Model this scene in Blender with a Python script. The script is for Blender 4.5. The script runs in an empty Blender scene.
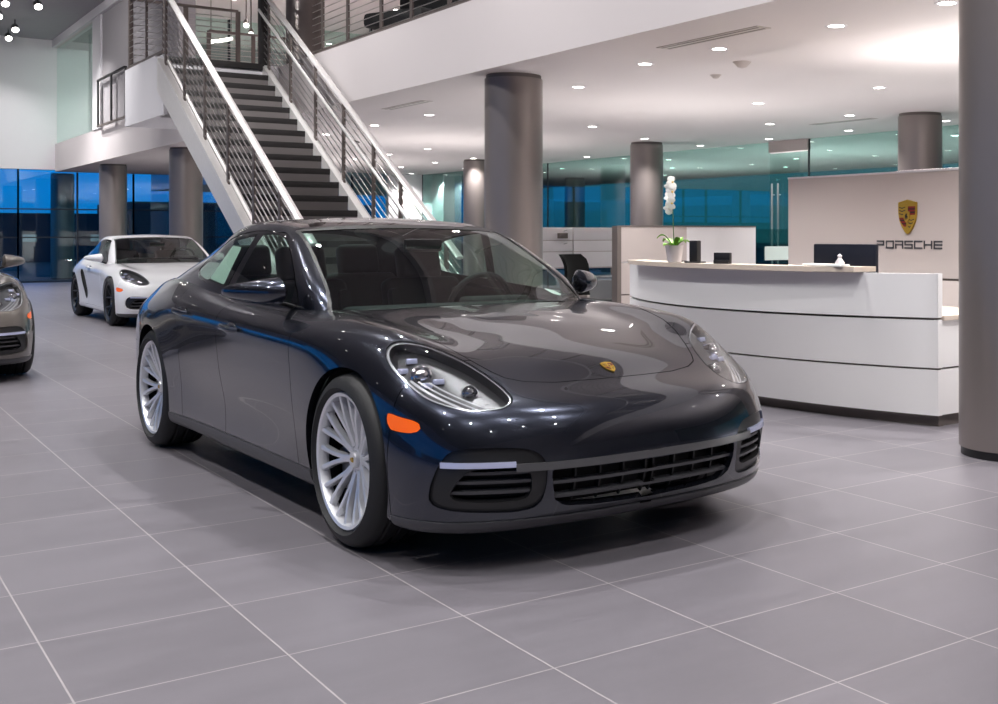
import bpy, bmesh
from mathutils import Vector, Matrix
import math, random
import numpy as np
# ---------------------------------------------------------------- surfaces
def spline_eval(t, Y, tq):
    """natural cubic spline through Y at t (1-D t), Y shape (n, ...)"""
    n = len(t); h = np.diff(t); A = np.zeros((n, n)); B = np.zeros((n,) + Y.shape[1:])
    A[0, 0] = A[-1, -1] = 1
    d = np.diff(Y, axis=0) / h.reshape((-1,) + (1,) * (Y.ndim - 1))
    for i in range(1, n - 1):
        A[i, i - 1] = h[i - 1]; A[i, i] = 2 * (h[i - 1] + h[i]); A[i, i + 1] = h[i]
        B[i] = 6 * (d[i] - d[i - 1])
    M = np.linalg.solve(A, B.reshape(n, -1)).reshape(B.shape)
    k = np.clip(np.searchsorted(t, tq, side='right') - 1, 0, n - 2)
    s = (-1,) + (1,) * (Y.ndim - 1)
    hk = h[k].reshape(s); a = ((t[k + 1] - tq).reshape(s)) / hk; b = 1 - a
    return a * Y[k] + b * Y[k + 1] + ((a ** 3 - a) * M[k] + (b ** 3 - b) * M[k + 1]) * hk ** 2 / 6

MIR = np.array([1, -1, 1])
def surface(T, nu, nv, mirror_top=True):
    """T rows x cols x 3 (half body, y >= 0) -> V (nv, nu, 3) positions, N normals"""
    T = np.array(T, float)
    T = np.concatenate([T[:, 2:0:-1] * MIR, T, T[:, -2:-4:-1] * MIR], axis=1)
    if mirror_top: T = np.concatenate([T, T[-2:-4:-1] * MIR], axis=0)
    R, Cn = T.shape[:2]
    du = np.linalg.norm(np.diff(T, axis=1), axis=2)
    tu = np.concatenate([[0], np.cumsum(np.maximum(du[:-4].mean(axis=0), 1e-3) ** .75)])
    dv = np.linalg.norm(np.diff(T, axis=0), axis=2)
    tv = np.concatenate([[0], np.cumsum(np.maximum(dv.mean(axis=1), 1e-3) ** .75)])
    uq = np.linspace(tu[2], tu[-3], nu); vq = np.linspace(tv[0], tv[-3] if mirror_top else tv[-1], nv)
    G = spline_eval(tv, T, vq)                         # nv x cols x 3
    G = spline_eval(tu, np.swapaxes(G, 0, 1), uq)      # nu x nv x 3
    G = np.swapaxes(G, 0, 1)
    G[:, 0, 1] = 0; G[:, -1, 1] = 0
    if mirror_top: G[-1, :, 1] = 0
    gu = np.gradient(G, axis=1); gv = np.gradient(G, axis=0)
    gu[:, 0, 0] = 0; gu[:, 0, 2] = 0; gu[:, -1, 0] = 0; gu[:, -1, 2] = 0
    N = np.cross(gu, gv); l = np.linalg.norm(N, axis=2, keepdims=True)
    if mirror_top:
        N[-1] = N[-2]; N[-1, :, 1] = 0; l[-1] = np.linalg.norm(N[-1], axis=1, keepdims=True)
    N = N / np.maximum(l, 1e-9)
    return G, N

class Sheet:
    """vertices P (n,6: position + normal) and faces"""
    def __init__(s, P, F): s.P = P; s.F = F
    @staticmethod
    def grid(G, N):
        nv, nu = G.shape[:2]; P = np.concatenate([G, N], axis=2).reshape(-1, 6)
        F = [(j * nu + i, j * nu + i + 1, (j + 1) * nu + i + 1, (j + 1) * nu + i) for j in range(nv - 1) for i in range(nu - 1)]
        return Sheet(P, F)
    def clip(s, val):
        """keep val >= 0; val callable on (x,y,z) arrays or array"""
        v = val(s.P[:, 0], s.P[:, 1], s.P[:, 2]) if callable(val) else val
        P = list(map(tuple, s.P)); sg = (v >= 0).tolist(); vl = v.tolist(); cache = {}; out = []
        for f in s.F:
            k = sum(sg[i] for i in f)
            if k == len(f): out.append(f); continue
            if k == 0: continue
            nf = []
            for a, b in zip(f, f[1:] + f[:1]):
                if sg[a]: nf.append(a)
                if sg[a] != sg[b]:
                    key = (a, b) if a < b else (b, a)
                    if key not in cache:
                        i, j = key; t = vl[i] / (vl[i] - vl[j]); p, q = P[i], P[j]
                        cache[key] = len(P); P.append(tuple(p[m] + (q[m] - p[m]) * t for m in range(6)))
                    nf.append(cache[key])
            if len(nf) >= 3: out.append(tuple(nf))
        return Sheet(np.array(P), out).tidy()
    def band(s, f, lo, hi):
        return s.clip(lambda x, y, z: f(x, y, z) - lo).clip(lambda x, y, z: hi - f(x, y, z))
    def tidy(s):
        used = sorted({i for f in s.F for i in f}); m = {u: k for k, u in enumerate(used)}
        return Sheet(s.P[used] if used else np.zeros((0, 6)), [tuple(m[i] for i in f) for f in s.F])
    def offset(s, d):
        P = s.P.copy(); P[:, :3] += P[:, 3:] * d; return Sheet(P, s.F)
    def mirrored(s):
        P = s.P.copy(); P[:, 1] *= -1; P[:, 4] *= -1; return Sheet(P, [f[::-1] for f in s.F])
    def flipped(s):
        P = s.P.copy(); P[:, 3:] *= -1; return Sheet(P, [f[::-1] for f in s.F])
    def plus(s, o):
        n = len(s.P); return Sheet(np.concatenate([s.P, o.P]), list(s.F) + [tuple(i + n for i in f) for f in o.F])
    def both(s): return s.plus(s.mirrored())
    def boundary(s):
        e = {}
        for f in s.F:
            for a, b in zip(f, f[1:] + f[:1]): e[(a, b)] = 1
        return [(a, b) for a, b in e if (b, a) not in e]
    def skirt(s, d, sel=None):
        """thickness: boundary edges pushed inwards by d along the normal (sel picks edges by position)"""
        F = []; P = []
        for a, b in s.boundary():
            pa, pb = s.P[a], s.P[b]
            if sel is not None and not (sel(pa) and sel(pb)): continue
            k = len(P); e = pb[:3] - pa[:3]; n = np.cross(e, pa[3:]); n = -n / (np.linalg.norm(n) + 1e-9)
            for q in (pa[:3], pb[:3], pb[:3] - pb[3:] * d, pa[:3] - pa[3:] * d): P.append(np.concatenate([q, -n]))
            F.append((k + 1, k, k + 3, k + 2))
        return Sheet(np.array(P) if P else np.zeros((0, 6)), F)

def smooth_poly(pts, n=12):
    """closed Catmull-Rom polygon"""
    p = np.array(pts, float); m = len(p); out = []
    for i in range(m):
        a, b, c, d = p[i - 1], p[i], p[(i + 1) % m], p[(i + 2) % m]
        for k in range(n):
            t = k / n
            out.append(.5 * (2 * b + (c - a) * t + (2 * a - 5 * b + 4 * c - d) * t * t + (3 * b - a - 3 * c + d) * t ** 3))
    return np.array(out)
def poly_sd(poly, x, y):
    """signed distance, positive inside"""
    p = np.asarray(poly); q = np.roll(p, -1, axis=0); x = np.asarray(x); y = np.asarray(y)
    best = np.full(x.shape, 1e9); ins = np.zeros(x.shape, bool)
    for (ax, ay), (bx, by) in zip(p, q):
        ex, ey = bx - ax, by - ay; L = ex * ex + ey * ey + 1e-12
        t = np.clip(((x - ax) * ex + (y - ay) * ey) / L, 0, 1)
        best = np.minimum(best, (x - ax - t * ex) ** 2 + (y - ay - t * ey) ** 2)
        c = (ay > y) != (by > y)
        ins ^= c & (x < (bx - ax) * (y - ay) / (by - ay + 1e-12) + ax)
    return np.where(ins, 1, -1) * np.sqrt(best)

# ---------------------------------------------------------------- saloon body tables (x forward of front axle, y half width, z up)
BODY = [
 [(.70,0,.165),(.68,.36,.165),(.60,.60,.165),(.50,.74,.168),(.38,.80,.175),(.2,.82,.185),(0,.82,.185),(-.35,.82,.185),(-.7,.82,.185),(-1.2,.82,.185),(-1.7,.82,.185),(-2.2,.82,.19),(-2.6,.82,.19),(-2.95,.82,.2),(-3.4,.77,.21),(-3.7,.68,.23),(-3.85,.55,.25),(-3.95,.32,.26),(-3.98,0,.26)],
 [(.79,0,.17),(.77,.38,.17),(.705,.66,.17),(.585,.82,.17),(.42,.895,.175),(.2,.90,.185),(0,.90,.185),(-.35,.90,.19),(-.7,.905,.195),(-1.2,.905,.195),(-1.7,.905,.195),(-2.2,.91,.20),(-2.6,.92,.20),(-2.95,.92,.21),(-3.4,.865,.22),(-3.75,.77,.25),(-3.93,.61,.27),(-4.03,.34,.28),(-4.05,0,.28)],
 [(.865,0,.24),(.84,.40,.24),(.755,.67,.245),(.63,.835,.25),(.43,.915,.25),(.2,.935,.25),(0,.94,.255),(-.35,.93,.255),(-.7,.925,.26),(-1.2,.92,.26),(-1.7,.92,.26),(-2.2,.93,.265),(-2.6,.95,.27),(-2.95,.955,.27),(-3.4,.905,.29),(-3.77,.81,.33),(-3.98,.69,.35),(-4.08,.35,.36),(-4.10,0,.36)],
 [(.91,0,.41),(.88,.42,.41),(.785,.68,.415),(.65,.84,.42),(.44,.925,.42),(.2,.955,.42),(0,.962,.42),(-.35,.952,.42),(-.7,.932,.42),(-1.2,.92,.42),(-1.7,.92,.42),(-2.2,.933,.43),(-2.6,.96,.44),(-2.95,.968,.45),(-3.4,.915,.47),(-3.78,.82,.5),(-3.99,.66,.52),(-4.09,.36,.53),(-4.115,0,.53)],
 [(.885,0,.555),(.85,.42,.555),(.76,.66,.555),(.63,.82,.56),(.43,.91,.57),(.2,.945,.57),(0,.957,.57),(-.35,.957,.57),(-.7,.948,.57),(-1.2,.942,.57),(-1.7,.942,.57),(-2.2,.95,.585),(-2.6,.968,.60),(-2.95,.972,.61),(-3.4,.92,.63),(-3.78,.82,.66),(-3.99,.66,.68),(-4.08,.36,.69),(-4.10,0,.69)],
 [(.81,0,.645),(.775,.41,.645),(.695,.63,.65),(.575,.78,.665),(.41,.875,.69),(.2,.92,.71),(0,.942,.72),(-.35,.955,.725),(-.7,.957,.73),(-1.2,.957,.735),(-1.7,.957,.745),(-2.2,.96,.76),(-2.6,.965,.775),(-2.95,.962,.785),(-3.4,.905,.80),(-3.76,.80,.815),(-3.97,.65,.82),(-4.06,.36,.825),(-4.08,0,.825)],
 [(.665,0,.703),(.635,.33,.703),(.585,.53,.715),(.48,.68,.75),(.36,.79,.79),(.2,.85,.825),(0,.885,.845),(-.35,.928,.858),(-.7,.940,.863),(-1.2,.946,.868),(-1.7,.946,.878),(-2.2,.944,.893),(-2.6,.935,.905),(-2.95,.90,.91),(-3.4,.83,.91),(-3.72,.735,.905),(-3.93,.60,.90),(-4.02,.34,.90),(-4.04,0,.90)],
 [(.50,0,.775),(.475,.28,.775),(.42,.46,.785),(.35,.59,.815),(.27,.69,.858),(.15,.75,.896),(0,.77,.915),(-.35,.79,.935),(-.7,.81,.935),(-1.2,.83,.94),(-1.7,.835,.955),(-2.2,.83,.985),(-2.6,.81,1.01),(-2.95,.78,1.02),(-3.35,.73,1.01),(-3.62,.65,.99),(-3.82,.50,.965),(-3.91,.27,.955),(-3.93,0,.955)],
 [(.22,0,.845),(.20,.20,.845),(.16,.36,.848),(.10,.47,.858),(.03,.545,.872),(-.08,.59,.89),(-.2,.61,.905),(-.48,.63,.935),(-.78,.66,.95),(-1.2,.68,.955),(-1.7,.68,.97),(-2.2,.67,1.0),(-2.6,.65,1.02),(-2.9,.62,1.03),(-3.2,.55,1.02),(-3.42,.46,1.0),(-3.58,.34,.98),(-3.64,.18,.97),(-3.66,0,.97)],
 [(-.05,0,.895),(-.06,.12,.895),(-.09,.22,.896),(-.13,.29,.9),(-.2,.33,.91),(-.27,.35,.918),(-.36,.36,.928),(-.57,.37,.945),(-.82,.38,.955),(-1.2,.38,.96),(-1.7,.38,.975),(-2.2,.37,1.0),(-2.55,.35,1.02),(-2.8,.32,1.03),(-3.0,.27,1.02),(-3.15,.21,1.01),(-3.27,.15,1.0),(-3.33,.08,1.0),(-3.35,0,1.0)],
 [(-.30,0,.926),(-.305,0,.926),(-.32,0,.927),(-.34,0,.929),(-.38,0,.932),(-.43,0,.936),(-.5,0,.941),(-.65,0,.95),(-.85,0,.957),(-1.2,0,.962),(-1.7,0,.977),(-2.15,0,1.0),(-2.45,0,1.015),(-2.65,0,1.02),(-2.8,0,1.02),(-2.92,0,1.01),(-3.0,0,1.01),(-3.04,0,1.01),(-3.05,0,1.01)],
]
HOUSE = [
 [(-.60,0,.955),(-.61,.36,.955),(-.64,.58,.947),(-.71,.735,.937),(-.98,.805,.935),(-1.4,.825,.945),(-1.9,.832,.968),(-2.4,.82,.995),(-2.85,.785,1.01),(-3.3,.725,1.005),(-3.62,.60,.985),(-3.80,.30,.97),(-3.84,0,.97)],
 [(-.87,0,1.10),(-.88,.35,1.097),(-.875,.575,1.085),(-.865,.73,1.058),(-1.08,.77,1.05),(-1.42,.79,1.06),(-1.9,.795,1.08),(-2.38,.775,1.10),(-2.8,.73,1.105),(-3.18,.66,1.08),(-3.42,.54,1.07),(-3.56,.27,1.06),(-3.6,0,1.06)],
 [(-1.135,0,1.235),(-1.14,.31,1.232),(-1.14,.53,1.222),(-1.12,.685,1.188),(-1.27,.715,1.185),(-1.5,.735,1.20),(-1.9,.74,1.215),(-2.33,.715,1.215),(-2.68,.66,1.19),(-2.98,.60,1.165),(-3.16,.48,1.17),(-3.27,.25,1.175),(-3.31,0,1.175)],
 [(-1.40,0,1.347),(-1.405,.29,1.342),(-1.405,.485,1.332),(-1.38,.615,1.306),(-1.47,.64,1.308),(-1.62,.66,1.33),(-1.9,.668,1.345),(-2.22,.645,1.335),(-2.5,.595,1.305),(-2.72,.53,1.285),(-2.85,.42,1.285),(-2.93,.22,1.295),(-2.96,0,1.295)],
 [(-1.68,0,1.395),(-1.685,.2,1.392),(-1.69,.35,1.387),(-1.69,.43,1.380),(-1.73,.47,1.380),(-1.8,.485,1.385),(-1.95,.49,1.389),(-2.13,.47,1.387),(-2.28,.44,1.378),(-2.4,.38,1.372),(-2.47,.30,1.37),(-2.52,.16,1.37),(-2.54,0,1.372)],
 [(-1.85,0,1.406),(-1.853,0,1.406),(-1.86,0,1.406),(-1.87,0,1.406),(-1.88,0,1.407),(-1.9,0,1.407),(-1.95,0,1.408),(-2.0,0,1.407),(-2.05,0,1.406),(-2.1,0,1.405),(-2.13,0,1.405),(-2.15,0,1.404),(-2.16,0,1.404)],
]
random.seed(7)
SC = bpy.context.scene
COL = SC.collection
# ================================================================ helpers
def tagit(o, label=None, cat=None, group=None, kind=None):
    if label: o['label'] = label
    if cat: o['category'] = cat
    if group: o['group'] = group
    if kind: o['kind'] = kind
    return o
def empty(name, loc=(0, 0, 0), rz=0, label=None, cat=None, group=None):
    o = bpy.data.objects.new(name, None); COL.objects.link(o)
    o.location = loc; o.rotation_euler = (0, 0, rz); o.empty_display_size = .1
    return tagit(o, label, cat, group)
def link_mesh(name, me, mat, parent=None):
    if mat is not None: me.materials.append(mat)
    o = bpy.data.objects.new(name, me); COL.objects.link(o)
    if parent is not None: o.parent = parent
    return o
def sheet_part(name, sh, mat, parent=None):
    """Sheet -> smooth mesh with the surface's own normals"""
    P, F = sh.P, []
    for f in sh.F:
        q = P[list(f)]; g = np.zeros(3)
        for k in range(1, len(f) - 1): g += np.cross(q[k, :3] - q[0, :3], q[k + 1, :3] - q[0, :3])
        F.append(f if g @ q[:, 3:].mean(0) >= 0 else f[::-1])
    me = bpy.data.meshes.new(name); me.from_pydata(P[:, :3].tolist(), [], [list(f) for f in F]); me.update()
    me.shade_smooth()
    n = P[:, 3:] / np.maximum(np.linalg.norm(P[:, 3:], axis=1, keepdims=True), 1e-9)
    me.normals_split_custom_set_from_vertices(n.tolist())
    return link_mesh(name, me, mat, parent)
class MB:
    def __init__(s): s.bm = bmesh.new()
    def box(s, a, b, bev=0, M=None, seg=2):
        c = [(a[i] + b[i]) / 2 for i in range(3)]; d = [max(abs(b[i] - a[i]), 1e-4) for i in range(3)]
        t = bmesh.new(); bmesh.ops.create_cube(t, size=1)
        for v in t.verts: v.co = Vector((v.co[i] * d[i] + c[i] for i in range(3)))
        if bev: bmesh.ops.bevel(t, geom=t.edges[:], offset=min(bev, min(d) * .45), segments=seg, affect='EDGES', profile=.6)
        return s.add(t, M)
    def add(s, t, M=None):
        if M is not None: t.transform(M)
        m = bpy.data.meshes.new('t'); t.to_mesh(m); t.free(); s.bm.from_mesh(m); bpy.data.meshes.remove(m); return s
    def tube(s, pts, r, n=12, closed=False, flat=None):
        """round tube along points; r number or list"""
        pts = [Vector(p) for p in pts]; rs = r if isinstance(r, (list, tuple)) else [r] * len(pts)
        t = bmesh.new(); rings = []; up = None
        for i, p in enumerate(pts):
            if closed: d = pts[(i + 1) % len(pts)] - pts[i - 1]
            else: d = pts[min(i + 1, len(pts) - 1)] - pts[max(i - 1, 0)]
            d.normalize()
            if up is None:
                up = Vector((0, 0, 1)) if abs(d.z) < .9 else Vector((1, 0, 0))
            a = up - d * up.dot(d); a.normalize(); up = a; b = d.cross(a)
            rings.append([t.verts.new(p + (a * math.cos(2 * math.pi * k / n) * (flat or 1) + b * math.sin(2 * math.pi * k / n)) * rs[i]) for k in range(n)])
        m = len(rings)
        for i in range(m if closed else m - 1):
            A, B = rings[i], rings[(i + 1) % m]
            for k in range(n): t.faces.new((A[k], A[(k + 1) % n], B[(k + 1) % n], B[k]))
        if not closed:
            t.faces.new(rings[0][::-1]); t.faces.new(rings[-1])
        bmesh.ops.recalc_face_normals(t, faces=t.faces[:])
        return s.add(t)
    def lathe(s, prof, n=48, M=None, cap=True):
        """profile (r, z) about z"""
        t = bmesh.new(); rings = []
        for r, z in prof:
            rings.append([t.verts.new((r * math.cos(2 * math.pi * k / n), r * math.sin(2 * math.pi * k / n), z)) for k in range(n)] if r > 1e-6 else [t.verts.new((0, 0, z))])
        for A, B in zip(rings, rings[1:]):
            for k in range(n):
                a, b = A[k % len(A)], A[(k + 1) % len(A)]; c, d = B[(k + 1) % len(B)], B[k % len(B)]
                f = []
                for v in (a, b, c, d):
                    if v not in f: f.append(v)
                if len(f) > 2: t.faces.new(f)
        if cap:
            for R, rev in ((rings[0], 1), (rings[-1], 0)):
                if len(R) > 2: t.faces.new(R[::-1] if rev else R)
        bmesh.ops.recalc_face_normals(t, faces=t.faces[:])
        return s.add(t, M)
    def prism(s, poly, z0, z1, M=None, bev=0):
        t = bmesh.new(); A = [t.verts.new((x, y, z0)) for x, y in poly]; B = [t.verts.new((x, y, z1)) for x, y in poly]
        t.faces.new(A[::-1]); t.faces.new(B); n = len(A)
        for k in range(n): t.faces.new((A[k], A[(k + 1) % n], B[(k + 1) % n], B[k]))
        bmesh.ops.recalc_face_normals(t, faces=t.faces[:])
        if bev: bmesh.ops.bevel(t, geom=[e for e in t.edges], offset=bev, segments=2, affect='EDGES')
        return s.add(t, M)
    def ball(s, c, r, M=None, u=20, v=12):
        t = bmesh.new(); bmesh.ops.create_uvsphere(t, u_segments=u, v_segments=v, radius=1)
        rr = r if isinstance(r, (list, tuple)) else (r, r, r)
        for q in t.verts: q.co = Vector((q.co.x * rr[0] + c[0], q.co.y * rr[1] + c[1], q.co.z * rr[2] + c[2]))
        return s.add(t, M)
    def loft(s, rings, closed=True, caps=True):
        t = bmesh.new(); R = [[t.verts.new(p) for p in r] for r in rings]; n = len(R[0])
        for A, B in zip(R, R[1:]):
            for k in range(n if closed else n - 1): t.faces.new((A[k], A[(k + 1) % n], B[(k + 1) % n], B[k]))
        if caps: t.faces.new(R[0][::-1]); t.faces.new(R[-1])
        bmesh.ops.recalc_face_normals(t, faces=t.faces[:])
        return s.add(t)
    def build(s, name, mat, parent=None, smooth=True, ang=40):
        me = bpy.data.meshes.new(name); s.bm.to_mesh(me); s.bm.free()
        if smooth:
            me.shade_smooth(); me.set_sharp_from_angle(angle=math.radians(ang))
        return link_mesh(name, me, mat, parent)
def T(x=0, y=0, z=0): return Matrix.Translation((x, y, z))
def RX(a): return Matrix.Rotation(a, 4, 'X')
def RY(a): return Matrix.Rotation(a, 4, 'Y')
def RZ(a): return Matrix.Rotation(a, 4, 'Z')
def copy_tree(o, parent=None, mat_swap=None):
    c = o.copy(); COL.objects.link(c)
    if parent is not None: c.parent = parent
    if mat_swap and c.type == 'MESH' and c.data.materials and c.data.materials[0] and c.data.materials[0].name in mat_swap:
        c.material_slots[0].link = 'OBJECT'; c.material_slots[0].material = mat_swap[c.data.materials[0].name]
    for ch in list(o.children): copy_tree(ch, c, mat_swap)
    return c
# ---------------------------------------------------------------- materials
def srgb(r, g, b):
    f = lambda c: (c / 255 / 12.92) if c / 255 <= .04045 else ((c / 255 + .055) / 1.055) ** 2.4
    return (f(r), f(g), f(b))
def mat(name, col, rough=.5, metal=0, spec=.5, coat=0, emit=None, es=1, noise=0, nscale=8, bump=0, bscale=200, coat_rough=.03):
    m = bpy.data.materials.new(name); m.use_nodes = True; nt = m.node_tree; b = nt.nodes['Principled BSDF']
    b.inputs['Base Color'].default_value = (*col, 1); b.inputs['Roughness'].default_value = rough
    b.inputs['Metallic'].default_value = metal; b.inputs['Specular IOR Level'].default_value = spec
    b.inputs['Coat Weight'].default_value = coat; b.inputs['Coat Roughness'].default_value = coat_rough
    if emit: b.inputs['Emission Color'].default_value = (*emit, 1); b.inputs['Emission Strength'].default_value = es
    tc = nt.nodes.new('ShaderNodeTexCoord')
    if noise:
        n = nt.nodes.new('ShaderNodeTexNoise'); n.inputs['Scale'].default_value = nscale; n.inputs['Detail'].default_value = 4
        nt.links.new(tc.outputs['Object'], n.inputs['Vector'])
        r = nt.nodes.new('ShaderNodeMapRange'); r.inputs['To Min'].default_value = 1 - noise; r.inputs['To Max'].default_value = 1 + noise
        nt.links.new(n.outputs['Fac'], r.inputs['Value'])
        v = nt.nodes.new('ShaderNodeVectorMath'); v.operation = 'SCALE'; v.inputs[0].default_value = col
        nt.links.new(r.outputs['Result'], v.inputs['Scale']); nt.links.new(v.outputs['Vector'], b.inputs['Base Color'])
    if bump:
        n = nt.nodes.new('ShaderNodeTexNoise'); n.inputs['Scale'].default_value = bscale; nt.links.new(tc.outputs['Object'], n.inputs['Vector'])
        bp = nt.nodes.new('ShaderNodeBump'); bp.inputs['Strength'].default_value = bump; bp.inputs['Distance'].default_value = .002
        nt.links.new(n.outputs['Fac'], bp.inputs['Height']); nt.links.new(bp.outputs['Normal'], b.inputs['Normal'])
    return m
def glass(name, tint, ior=1.5, extra=0.0, rough=0.0):
    """sheet of glass: tinted see-through plus mirror reflection by Fresnel"""
    m = bpy.data.materials.new(name); m.use_nodes = True; nt = m.node_tree; nt.nodes.clear()
    out = nt.nodes.new('ShaderNodeOutputMaterial'); mx = nt.nodes.new('ShaderNodeMixShader')
    tr = nt.nodes.new('ShaderNodeBsdfTransparent'); tr.inputs['Color'].default_value = (*tint, 1)
    gl = nt.nodes.new('ShaderNodeBsdfGlossy'); gl.inputs['Roughness'].default_value = rough; gl.inputs['Color'].default_value = (1, 1, 1, 1)
    fr = nt.nodes.new('ShaderNodeFresnel'); ge = nt.nodes.new('ShaderNodeNewGeometry'); mr = nt.nodes.new('ShaderNodeMapRange')   # same reflectance from either side of the sheet
    mr.inputs['To Min'].default_value = ior; mr.inputs['To Max'].default_value = 1 / ior
    nt.links.new(ge.outputs['Backfacing'], mr.inputs['Value']); nt.links.new(mr.outputs['Result'], fr.inputs['IOR'])
    ad = nt.nodes.new('ShaderNodeMath'); ad.operation = 'MULTIPLY_ADD'; ad.use_clamp = True
    ad.inputs[1].default_value = 1 - extra; ad.inputs[2].default_value = extra
    nt.links.new(fr.outputs[0], ad.inputs[0]); nt.links.new(ad.outputs[0], mx.inputs[0])
    nt.links.new(tr.outputs[0], mx.inputs[1]); nt.links.new(gl.outputs[0], mx.inputs[2]); nt.links.new(mx.outputs[0], out.inputs['Surface'])
    return m
def emission(name, col, s):
    m = bpy.data.materials.new(name); m.use_nodes = True; nt = m.node_tree; nt.nodes.clear()
    out = nt.nodes.new('ShaderNodeOutputMaterial'); e = nt.nodes.new('ShaderNodeEmission')
    e.inputs['Color'].default_value = (*col, 1); e.inputs['Strength'].default_value = s
    nt.links.new(e.outputs[0], out.inputs['Surface']); return m
def paint(name, col, flake=.35, metal=.9, rough=.32):
    m = mat(name, col, rough, metal, .5, 1.0); nt = m.node_tree; b = nt.nodes['Principled BSDF']
    b.inputs['Coat IOR'].default_value = 1.6; b.inputs['Coat Roughness'].default_value = .015
    if flake:
        tc = nt.nodes.new('ShaderNodeTexCoord'); n = nt.nodes.new('ShaderNodeTexVoronoi'); n.inputs['Scale'].default_value = 900
        nt.links.new(tc.outputs['Object'], n.inputs['Vector'])
        r = nt.nodes.new('ShaderNodeMapRange'); r.inputs['To Min'].default_value = 1 - flake; r.inputs['To Max'].default_value = 1 + flake
        sp = nt.nodes.new('ShaderNodeSeparateColor'); nt.links.new(n.outputs['Color'], sp.inputs[0]); nt.links.new(sp.outputs[0], r.inputs['Value'])
        v = nt.nodes.new('ShaderNodeVectorMath'); v.operation = 'SCALE'; v.inputs[0].default_value = col
        nt.links.new(r.outputs['Result'], v.inputs['Scale']); nt.links.new(v.outputs['Vector'], b.inputs['Base Color'])
    return m
def floor_material():
    m = mat('porcelain_tile', (.3, .29, .3), .4); nt = m.node_tree; b = nt.nodes['Principled BSDF']
    tc = nt.nodes.new('ShaderNodeTexCoord'); mp = nt.nodes.new('ShaderNodeMapping'); mp.inputs['Location'].default_value = (-1.814 + 60, -3.59 + 60, 0)
    nt.links.new(tc.outputs['Object'], mp.inputs['Vector'])
    br = nt.nodes.new('ShaderNodeTexBrick'); br.offset = 0; br.squash = 1; br.inputs['Scale'].default_value = 1
    br.inputs['Brick Width'].default_value = .6; br.inputs['Row Height'].default_value = .6; br.inputs['Mortar Size'].default_value = .0032
    br.inputs['Mortar Smooth'].default_value = .2; br.inputs['Bias'].default_value = 0
    c0 = srgb(113, 109, 115)
    br.inputs['Color1'].default_value = (*[c * .94 for c in c0], 1); br.inputs['Color2'].default_value = (*[c * 1.06 for c in c0], 1)
    br.inputs['Mortar'].default_value = (*srgb(158, 152, 154), 1)
    nt.links.new(mp.outputs['Vector'], br.inputs['Vector'])
    n = nt.nodes.new('ShaderNodeTexNoise'); n.inputs['Scale'].default_value = 3.5; n.inputs['Detail'].default_value = 9; n.inputs['Roughness'].default_value = .7
    mp2 = nt.nodes.new('ShaderNodeMapping'); mp2.inputs['Scale'].default_value = (.45, 1.6, 1); nt.links.new(tc.outputs['Object'], mp2.inputs['Vector'])
    nt.links.new(mp2.outputs['Vector'], n.inputs['Vector'])
    r = nt.nodes.new('ShaderNodeMapRange'); r.inputs['From Min'].default_value = .3; r.inputs['From Max'].default_value = .7
    r.inputs['To Min'].default_value = .9; r.inputs['To Max'].default_value = 1.1; nt.links.new(n.outputs['Fac'], r.inputs['Value'])
    v = nt.nodes.new('ShaderNodeVectorMath'); v.operation = 'SCALE'; nt.links.new(br.outputs['Color'], v.inputs[0]); nt.links.new(r.outputs['Result'], v.inputs['Scale'])
    nt.links.new(v.outputs['Vector'], b.inputs['Base Color'])
    r2 = nt.nodes.new('ShaderNodeMapRange'); r2.inputs['To Min'].default_value = .3; r2.inputs['To Max'].default_value = .46
    nt.links.new(n.outputs['Fac'], r2.inputs['Value']); nt.links.new(r2.outputs['Result'], b.inputs['Roughness'])
    bp = nt.nodes.new('ShaderNodeBump'); bp.inputs['Strength'].default_value = .25; bp.inputs['Distance'].default_value = .002; bp.invert = True
    nt.links.new(br.outputs['Fac'], bp.inputs['Height']); nt.links.new(bp.outputs['Normal'], b.inputs['Normal'])
    return m
def m_tyre():
    m = mat('tyre_rubber', (.012, .012, .013), .62, bump=.3, bscale=300); return m
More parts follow.
